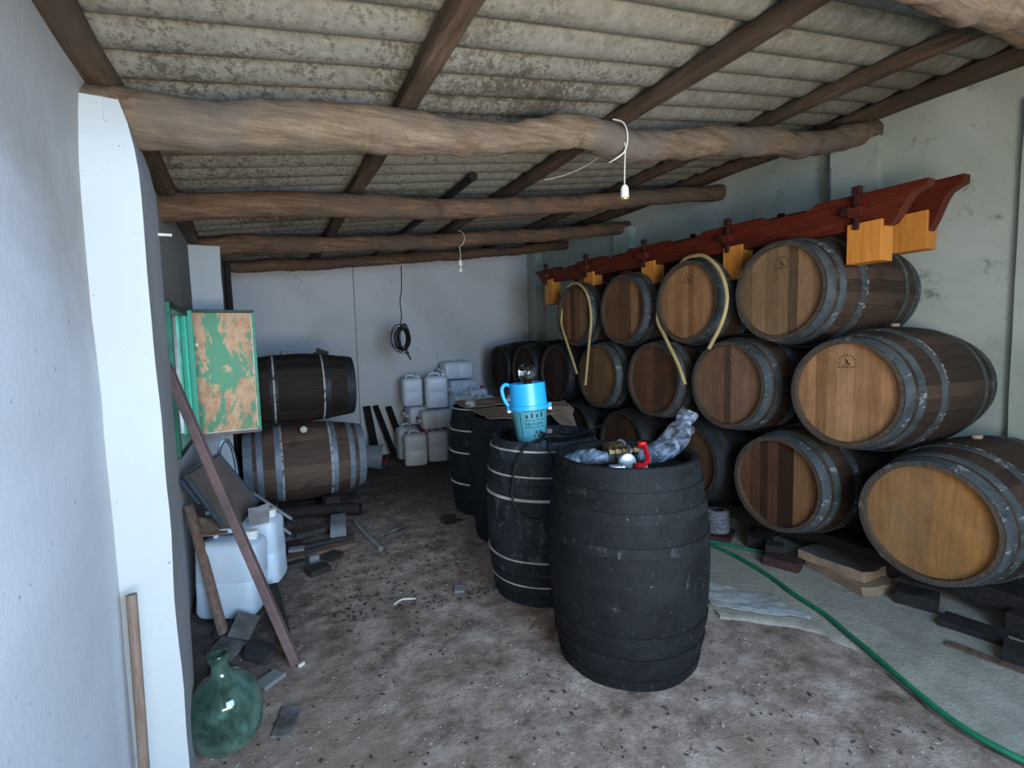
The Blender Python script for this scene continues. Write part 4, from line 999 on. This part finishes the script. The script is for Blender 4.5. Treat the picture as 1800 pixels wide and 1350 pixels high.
# ------------------------------------------------------------------ under the left barrels
log('round dark log lying on the ground under the lower left barrel', [(-.05, 4.42, .058), (.3, 4.36, .058), (.68, 4.20, .055)], .050, .050, DARKW, 5, .12, name='support_log', cat='log', segs=30, n=16)
log('round dark log behind, carrying the back of the lower left barrel', [(-.15, 4.86, .050), (.2, 4.87, .050), (.75, 4.86, .050)], .045, .045, DARKW, 8, .12, name='support_log', cat='log', segs=30, n=16)
chunk('wooden_chock', 'small black chock between the log and the lower left barrel, right side', 'chock', (.47, 4.36, .095), (.12, .10, .06), (0, 0, .2), RAG, seed=21)
chunk('wooden_chock', 'small black chock between the log and the lower left barrel, left side', 'chock', (.02, 4.42, .10), (.10, .10, .05), (0, 0, -.1), RAG, seed=22)
# curved grey bracket / stave piece
mb = MB(); rings = []
for i in range(13):
    t = i/12; y = -.40*t; z = .062+.008*math.sin(t*2) if t < .7 else .062+.008*math.sin(1.4)-.05*((t-.7)/.3)**2
    rings.append([Vector((-.055, y, z)), Vector((.055, y, z)), Vector((.055, y, z+.012)), Vector((-.055, y, z+.012))])
mb.rings(rings); mb.tube([(0, -.12, .07), (0, -.12, .083)], .010, 8)
tag(mb.obj('curved_board', CONC, loc=(.49, 4.10, 0), rot=(0, 0, R(-8))), 'grey curved board lying on the scrap wood in front of the left log', 'board')
def board(label, p0, p1, wd, th, z, mat, seed=0, name='plank', cat='plank'):
    a, b = Vector(p0), Vector(p1); c = (a+b)/2; L = (b-a).length; ang = math.atan2(b.y-a.y, b.x-a.x)
    return chunk(name, label, cat, (c.x, c.y, z), (L, wd, th), (0, 0, ang), mat, seed=seed, amp=.004)
board('grey-blue plank leading up to the curved board', (.05, 3.86), (.46, 3.95), .09, .035, .022, TILED, 31)
board('reddish brown plank lowest of the scrap wood on the floor', (.02, 3.50), (.53, 3.58), .085, .030, .0, PLANKW, 32)
board('dark plank on top of the reddish brown one', (.20, 3.68), (.54, 3.70), .07, .03, .002, TILED, 33)
board('dark scrap board at the left of the scrap pile behind the jerry cans', (.03, 3.68), (.20, 3.72), .12, .03, .004, RAG, 34)
chunk('wood_offcut', 'light grey offcut in front of the scrap planks', 'offcut', (.235, 3.43, .0), (.06, .07, .045), (0, 0, .2), CONC, seed=35)
chunk('wood_offcut', 'dark offcut nearest the camera in front of the scrap planks', 'offcut', (.25, 3.24, .0), (.13, .10, .035), (0, 0, .3), RAG, seed=36)
chunk('wood_offcut', 'dark offcut to the right of the light grey one', 'offcut', (.36, 3.42, .0), (.11, .09, .03), (0, 0, .7), RAG, seed=37)
chunk('wood_offcut', 'dark offcut beside the large jerry can', 'offcut', (.125, 3.40, .0), (.13, .06, .03), (0, 0, .1), TILED, seed=38)
chunk('wood_offcut', 'black block alone on the floor left of the farther black barrels', 'offcut', (1.26, 3.66, .0), (.10, .07, .05), (0, 0, .3), RAG, seed=39)
chunk('wood_offcut', 'pale grey offcut with a notch on the brown plank', 'offcut', (.15, 3.60, .03), (.10, .05, .02), (0, 0, -.2), CONC, seed=40)
log('thin grey cane lying on the floor right of the scrap wood', [(.60, 4.0, .018), (.63, 3.65, .022), (.665, 3.36, .018)], .014, .018, GREYW, 4, .2, name='cane', cat='cane', segs=20, n=10)
mb = MB(); mb.tube([(0, 0, .012), (.13, .06, .014), (.22, .12, .010)], .010, 8, seed=2, amp=.5)
tag(mb.obj('bark_strip', TILEM, loc=(.72, 3.62, 0)), 'pale strip of bark on the floor right of the cane', 'bark')

# ------------------------------------------------------------------ left foreground clutter
def tile(label, poly, z, th, mat, tilt=(0, 0), name='broken_tile'):
    cx = sum(p[0] for p in poly)/len(poly); cy = sum(p[1] for p in poly)/len(poly)
    mb = MB(); mb.plate([(x-cx, y-cy) for x, y in poly], 0, th)
    return tag(mb.obj(name, mat, loc=(cx, cy, z), rot=(tilt[0], tilt[1], 0), bevel=.003), label, 'tile', 'broken tiles by the left pillar')
tile('light grey square tile leaning against the nearest large jerry can', [(-.215, 2.66), (-.12, 2.62), (-.075, 2.75), (-.175, 2.80)], .035, .012, TILEM, (R(25), R(8)))
tile('grey tile under the foot of the leaning stick', [(-.30, 2.57), (-.20, 2.47), (-.13, 2.60), (-.24, 2.70)], .004, .014, TILEM, (0, R(4)))
tile('thick dark tile in the dirt behind the green demijohn, right side', [(-.145, 2.46), (-.06, 2.36), (-.01, 2.46), (-.07, 2.56), (-.14, 2.55)], .0, .028, TILED)
tile('brownish tile fragment touching the neck of the demijohn', [(-.19, 2.20), (-.06, 2.22), (-.04, 2.36), (-.16, 2.38)], .0, .012, RUST)
tile('dark tile pushed against the left pillar', [(-.26, 2.25), (-.20, 2.22), (-.17, 2.40), (-.24, 2.52), (-.27, 2.45)], .004, .020, TILED)
tile('dirty tile half sunk in the dirt right of the green demijohn', [(-.045, 1.90), (.02, 1.87), (.07, 2.02), (.0, 2.05)], -.003, .012, TILEM)
tile('dark tile left of the big leaning bar', [(-.28, 2.72), (-.22, 2.68), (-.20, 2.80), (-.28, 2.84)], .0, .022, TILED)
tile('small grey tile on the floor left of the dusty barrel', [(1.10, 2.46), (1.20, 2.47), (1.19, 2.56), (1.10, 2.55)], -.002, .010, TILEM)
tile('small pale stone flake in the middle of the floor', [(.90, 2.56), (.95, 2.54), (.985, 2.60), (.93, 2.64)], .0, .012, CONC)
mb = MB(); mb.box((0, 0, .011), (.10, .055, .022)); mb.tube([(-.05, -.03, .011), (.055, -.03, .011)], .011, 12); mb.tube([(-.05, .03, .011), (.055, .03, .011)], .010, 12)
tag(mb.obj('sheet_metal_bracket', IRONP, loc=(-.045, 2.235, .002), rot=(0, 0, R(38)), smooth=True), 'small bent metal bracket on the floor behind the demijohn', 'bracket')
# dark post lying behind the bar
lean('black board lying on the floor behind the foot of the leaning red-brown bar', (-.01, 3.05, .03), (.03, 2.50, .02), .09, .05, RAG, twist=h90, name='plank')

# green demijohn
e = empty('demijohn', (-.172, 1.955, .004), (R(2), R(-3), 0), 'green glass demijohn on the floor at the foot of the white pillar', 'demijohn')
def demi(o_=0): return [(.035, .0+o_), (.072, .004+o_), (.098, .030), (.112-o_, .085), (.113-o_, .135), (.104-o_, .185), (.080-o_, .222), (.048-o_, .242), (.030-o_, .256), (.026-o_, .285), (.025-o_, .335)]
prof_out = spline([(r_, 0, z) for r_, z in [(.001, .012), (.05, .006), (.080, .008), (.106, .045), (.116, .100), (.115, .145), (.104, .195), (.078, .232), (.045, .255), (.030, .275), (.0265, .30), (.0255, .335)]], 4)
po = [(max(p.x, .001), p.z) for p in prof_out]; pi_ = [(max(r_-.003, .001), z+(.003 if z < .2 else 0)) for r_, z in po]
mb = MB(); mb.lathe(po+[(.0265, .338)]+pi_[::-1], 64, False); mb.obj('bottle_body', GREENG, e, smooth=True)
mb = MB(); mb.lathe([(.0258, .318), (.033, .320), (.034, .332), (.031, .340), (.0258, .341)], 32, False, closed=True); mb.obj('lip', GREENG, e, smooth=True)

# leaning red-brown bar and sticks
lean('long red-brown iron bar leaning from the floor to the left wall', (.065, 2.30, .012), (-.378, 2.725, 1.335), .038, .038, RUST, 'leaning_bar', 'bar', twist=.5, bevel=.004)
mb = MB(); mb.box((0, 0, .008), (.03, .016, .016)); tag(mb.obj('pale_chip', WHITEE, loc=(.085, 2.285, .003), rot=(0, 0, .6), bevel=.004), 'whitish chip at the foot of the leaning red-brown bar', 'chip')
mb = MB(); d = Vector((-.375, 3.05, .585))-Vector((-.235, 2.72, .015))
mb.tube([Vector((0, 0, 0)), d*.5, d], .024, 12, flat=.75)
tag(mb.obj('wooden_stick', STICKW, smooth=True, loc=(-.235, 2.72, .015)), 'brown wooden stick leaning over the nearest large jerry can', 'stick')
mb = MB(); mb.tube([(0, 0, 0), (0.001, 0.02, .35), (0.0, 0.045, .700)], .0135, 20)
tag(mb.obj('broom_handle', POLE, smooth=True, loc=(-.368, 1.685, .0)), 'plain round wooden pole standing against the white pillar at the lower left', 'pole')

# tipped tubular chair on the cans
def chair():
    e = empty('tubular_chair', (-.2, 3.2, .6), (0, 0, 0), 'old tubular steel chair tipped upside down onto the large jerry cans', 'chair')
    o0 = Vector((-.2, 3.2, .6)); V = lambda *a: Vector(a)-o0
    A_, B_, C_, D_ = V(-.375, 2.98, .77), V(-.245, 3.30, .80), V(-.06, 3.42, .46), V(-.20, 3.02, .40)
    n = (B_-A_).cross(D_-A_).normalized()
    mb = MB(); mb.add([A_, B_, C_, D_, A_+n*.014, B_+n*.014, C_+n*.014, D_+n*.014], [(0,1,2,3), (7,6,5,4), (0,4,5,1), (1,5,6,2), (2,6,7,3), (3,7,4,0)]); mb.obj('seat', PANEL, e)
    mb = MB(); mb.tube([A_, B_], .011, 8); mb.tube([A_, D_], .011, 8); mb.tube([B_, C_], .011, 8); mb.tube([D_, C_], .011, 8); mb.obj('seat_frame', TUBEM, e, smooth=True)
    A2 = A_-n*.05+V(0,0,0)*0; 
    mb = MB(); mb.box((A_+D_)/2+Vector((.0, -.015, -.03)), (.02, .02, .0201)); mb.obj('corner_bracket', TUBEM, e)
    # back rest loop standing up in front of the far pillar
    mb = MB(); mb.tube(spline([V(-.245, 3.50, .54), V(-.262, 3.52, .70), V(-.250, 3.52, .80), V(-.218, 3.53, .845), V(-.190, 3.54, .80), V(-.172, 3.54, .70), V(-.165, 3.52, .58)], 6), .0105, 10); mb.obj('back_frame', TUBEM, e, smooth=True)
    mb = MB(); mb.box(V(-.168, 3.52, .57), (.030, .030, .05)); mb.obj('tube_sleeve', STEEL, e, bevel=.003)
    for p0, p1 in ((V(-.10, 3.42, .53), V(.135, 3.26, .345)), (V(-.06, 3.42, .40), V(.125, 3.24, .258)), ):
        mb = MB(); mb.tube([p0, p1], .0095, 10); l = mb.obj('leg', STEEL, e, smooth=True)
        dd = (p1-p0).normalized(); mb = MB(); mb.tube([p1-dd*.018, p1+dd*.010], .0135, 12); mb.obj('rubber_foot', RUBBER, l, smooth=True)
    mb = MB(); mb.tube([V(-.40, 3.0, .745), V(-.325, 3.02, .60)], .010, 8); mb.obj('leg', TUBEM, e, smooth=True)
chair()
mb = MB(); mb.add([(0, 0, 0), (.10, -.01, .01), (.11, .02, .115), (.05, .02, .10), (.0, .012, .10), (0, .004, 0), (.10, -.006, .01), (.11, .024, .115), (.05, .024, .10), (.0, .016, .10)], [(0,1,2,3,4), (9,8,7,6,5), (0,5,6,1), (1,6,7,2), (2,7,8,3), (3,8,9,4), (4,9,5,0)])
tag(mb.obj('board_scrap', GREYW, loc=(-.105, 3.04, .425)), 'small grey-brown board scrap standing on top of the large jerry cans', 'board')
cardboard([(-.35, 2.97), (-.20, 2.96), (-.18, 3.14), (-.34, 3.14)], lambda u, v: .442+.05*v*(1-u), 'ragged brown cardboard piece on the nearest large jerry can', 33)

# dark poles behind the far left pillar
for x, y, xt, lab in ((-.275, 5.32, -.255, 'left one of two black poles standing behind the far left pillar'), (-.20, 5.30, -.215, 'right one of two black poles standing behind the far left pillar')):
    mb = MB(); mb.tube([(0, 0, 0), ((xt-x)*.5, .01, 1.0), (xt-x, 0, 2.20)], .028, 12, seed=x, amp=.15)
    tag(mb.obj('black_pole', RAG, smooth=True, loc=(x, y, 0)), lab, 'pole')

# ------------------------------------------------------------------ window in the left wall with its inward shutter
e = struct(empty('window_1', (XL, 3.37, 1.25)))
def wbox(name, c, d, mat, bevel=.003):
    mb = MB(); mb.box(c, d); return mb.obj(name, mat, e, bevel=bevel)
wbox('window_frame', (-.01, .335, 0), (.05, .03, .80), GREENF); wbox('window_frame', (-.02, -.335, 0), (.09, .035, .80), GREENF)
wbox('window_frame', (-.02, 0, .385), (.09, .70, .035), DKFRAME); wbox('window_frame', (-.02, 0, -.385), (.09, .70, .035), DKFRAME)
wbox('window_frame', (.005, .305, 0), (.03, .03, .74), GREENB)
wbox('window_reveal', (-.135, .343, 0), (.14, .012, .76), WHITEW)
wbox('window_stile', (-.02, .27, 0), (.018, .03, .74), GREENF)
s = empty('shutter', (-.385, 3.735, 1.255), (0, 0, R(3)), 'green metal window shutter leaf with peeling rusty paint, swung open into the room', 'shutter')
# local x across the leaf, visible face towards -y
mb = MB(); mb.box((.185, 0, 0), (.345, .022, .775)); mb.obj('shutter_panel', GREENP, s)
for nm, c, d_, mt in (('frame_edge', (.185, -.006, .398), (.37, .042, .018), DKFRAME), ('frame_edge', (.185, -.006, -.398), (.37, .042, .018), RUST), ('frame_edge', (.364, -.006, 0), (.016, .042, .80), GREENF), ('frame_edge', (.006, -.006, 0), (.030, .050, .80), GREENB)):
    mb = MB(); mb.box(c, d_); mb.obj(nm, mt, s, bevel=.002)
mb = MB(); mb.box((.352, -.013, .18), (.004, .006, .40)); mb.box((.352, -.013, -.27), (.004, .006, .20)); mb.box((.20, -.013, -.386), (.30, .006, .004)); mb.obj('chipped_edge', WHITEE, s)
mb = MB(); mb.lathe([(.011, 0), (.011, .012), (.001, .015)], 12, False, M=Matrix.Translation((.038, -.012, .185)) @ Matrix.Rotation(h90, 4, 'X')); mb.obj('knob', WHITEE, s, smooth=True)

# nail in the pillar
mb = MB(); mb.tube([(0, 0, 0), (.075, .01, .003)], .005, 8); mb.tube([(.012, 0, 0), (.012, -.002, -.022)], .0035, 6)
tag(mb.obj('wall_peg', WHITEE, loc=(-.312, 2.02, 1.782)), 'small whitewashed peg sticking out of the side of the white pillar', 'peg')

# ------------------------------------------------------------------ lamps and cables on the beams
def lamp(x, y, zt, zl, label, s=1.0):
    e = empty('pendant_lamp', (x, y, zl), (0, 0, 0), label, 'lamp')
    mb = MB(); mb.lathe([(.004, .062), (.012, .060), (.019, .046), (.020, .002), (.001, .0)], 20, False); mb.obj('lamp_holder', PORC, e, smooth=True)
    mb = MB(); mb.lathe([(.0195, .004), (.021, .0), (.019, -.006), (.001, -.006)], 20, False); mb.obj('rim', BRONZ, e, smooth=True)
    return e
l1 = lamp(1.56, 1.865, 2.3, 2.052, 'white lamp holder hanging on a flex from the nearest beam')
MB().tube(spline([(0, 0, .058), (0.002, 0, .15), (.006, .0, .24), (.0, .01, .31), (-.02, .045, .345), (-.02, .085, .345)], 6), .0032, 8).obj('flex', WIREM, l1, smooth=True)
MB().tube(spline([(-.02, .055, .375), (.006, .01, .345), (.012, -.010, .28), (.0, -.005, .215), (-.03, .02, .185), (-.04, .06, .178)], 6), .0035, 8).obj('flex', WIREM, l1, smooth=True)
l2 = lamp(1.675, 4.27, 2.3, 2.105, 'white lamp holder hanging from the third beam in front of the back wall')
MB().lathe([(.010, -.006), (.018, -.02), (.020, -.035), (.012, -.05), (.001, -.053)], 16, False).obj('bulb', PORC, l2, smooth=True)
MB().tube(spline([(0, 0, .058), (.004, 0, .12), (.0, .01, .18), (.03, .02, .20), (.05, .01, .25), (.045, .03, .31), (.02, .08, .34)], 6), .0035, 8).obj('flex', WIREM, l2, smooth=True)
hose('white_flex', 'thin white flex sagging from the near beam back to a rafter', 'cable', [(1.93, 2.35, 2.575), (1.97, 2.65, 2.54), (1.90, 2.85, 2.51), (1.80, 2.98, 2.50)], .004, WIREM)
# black cable coil
e = empty('cable_coil', (1.43, 5.55, 1.50), (0, 0, 0), 'black cable hanging from the farthest beam and wound into a coil before the back wall', 'cable')
random.seed(5)
MB().tube(spline([(.04, 0, .80), (.035, .01, .55), (.01, 0, .40), (.02, 0, .25), (.005, 0, .15)], 8), .0055, 8).obj('hanging_cable', RUBBER, e, smooth=True)
mb = MB()
for k in range(13):
    cx, cz = random.uniform(-.005, .045), random.uniform(-.025, .02); rx = random.uniform(.045, .085); rzz = random.uniform(.11, .14); yy = random.uniform(-.035, .035)
    if k < 2: cx, rx = -.015, .092
    mb.tube([(cx+rx*math.cos(a), yy+.008*math.sin(2*a+k), cz+rzz*math.sin(a)) for a in [2*math.pi*i/28 for i in range(28)]], .0065, 7, closed=True, cap=False)
mb.obj('coil', RUBBER, e, smooth=True)
mb = MB(); mb.tube(spline([(-.05, -.02, -.10), (-.02, -.02, -.165), (.03, -.02, -.175), (.06, -.02, -.12)], 6), .004, 6); mb.obj('loose_loop', RUBBER, e, smooth=True)
mb = MB(); mb.tube([(.055, -.02, -.13), (.06, -.02, -.18), (.10, -.02, -.25)], .009, 8); mb.box((.062, -.02, -.175), (.035, .025, .03)); mb.obj('plug', RUBBER, e)

# ------------------------------------------------------------------ litter on the ground
def litter(name, label, mat, n, seed, smin, smax, xr, yr, elong=1.8):
    random.seed(seed); mb = MB()
    for i in range(n):
        x = random.uniform(*xr); y = random.uniform(*yr); s_ = smin+(smax-smin)*random.random()**3
        if math.hypot(x-1.42, y-1.71) < .33 or math.hypot(x-1.42, y-2.42) < .32: continue
        a = random.random()*6.28; k = random.randint(4, 6); L = s_*random.uniform(1, elong)
        poly = [(L*math.cos(2*math.pi*j/k)*random.uniform(.7, 1.1), s_*math.sin(2*math.pi*j/k)*random.uniform(.7, 1.1)) for j in range(k)]
        ca, sa = math.cos(a), math.sin(a); tl = random.uniform(-.25, .25); g = ground(x, y)-.001; h = s_*random.uniform(.35, .7)
        vs = [(x+px*ca-py*sa, y+px*sa+py*ca, g+max(0, tl*px)) for px, py in poly]+[(x+.75*(px*ca-py*sa), y+.75*(px*sa+py*ca), g+h+tl*px) for px, py in poly]
        mb.add(vs, [tuple(range(k, 2*k))]+[(j, (j+1) % k, k+(j+1) % k, k+j) for j in range(k)])
    return tag(mb.obj(name, mat), label, 'litter', kind='stuff')
litter('stone_chips', 'pale stone and plaster chips scattered over the dirt floor', plain('pale_chip_stone', (.27, .245, .225), .85), 4200, 11, .001, .0075, (-.25, 2.0), (.75, 5.2))
litter('dark_grit', 'dark grit, bark crumbs and dry leaves scattered over the dirt floor', plain('dark_crumb', (.05, .038, .032), .9), 3600, 12, .001, .008, (-.3, 2.0), (.75, 5.6), 2.6)
litter('bark_mulch', 'denser band of brown bark crumbs across the middle of the floor', plain('bark_crumb', (.05, .032, .024), .9), 1100, 13, .0015, .010, (.25, 1.15), (2.45, 3.5), 2.4)
mb = MB(); mb.tube(spline([(0, 0, .006), (.05, .02, .012), (.12, .0, .006)], 5), .006, 6); tag(mb.obj('bark_strip', WHITEE, loc=(.57, 2.60, 0)), 'short curved pale strip on the open floor', 'bark')
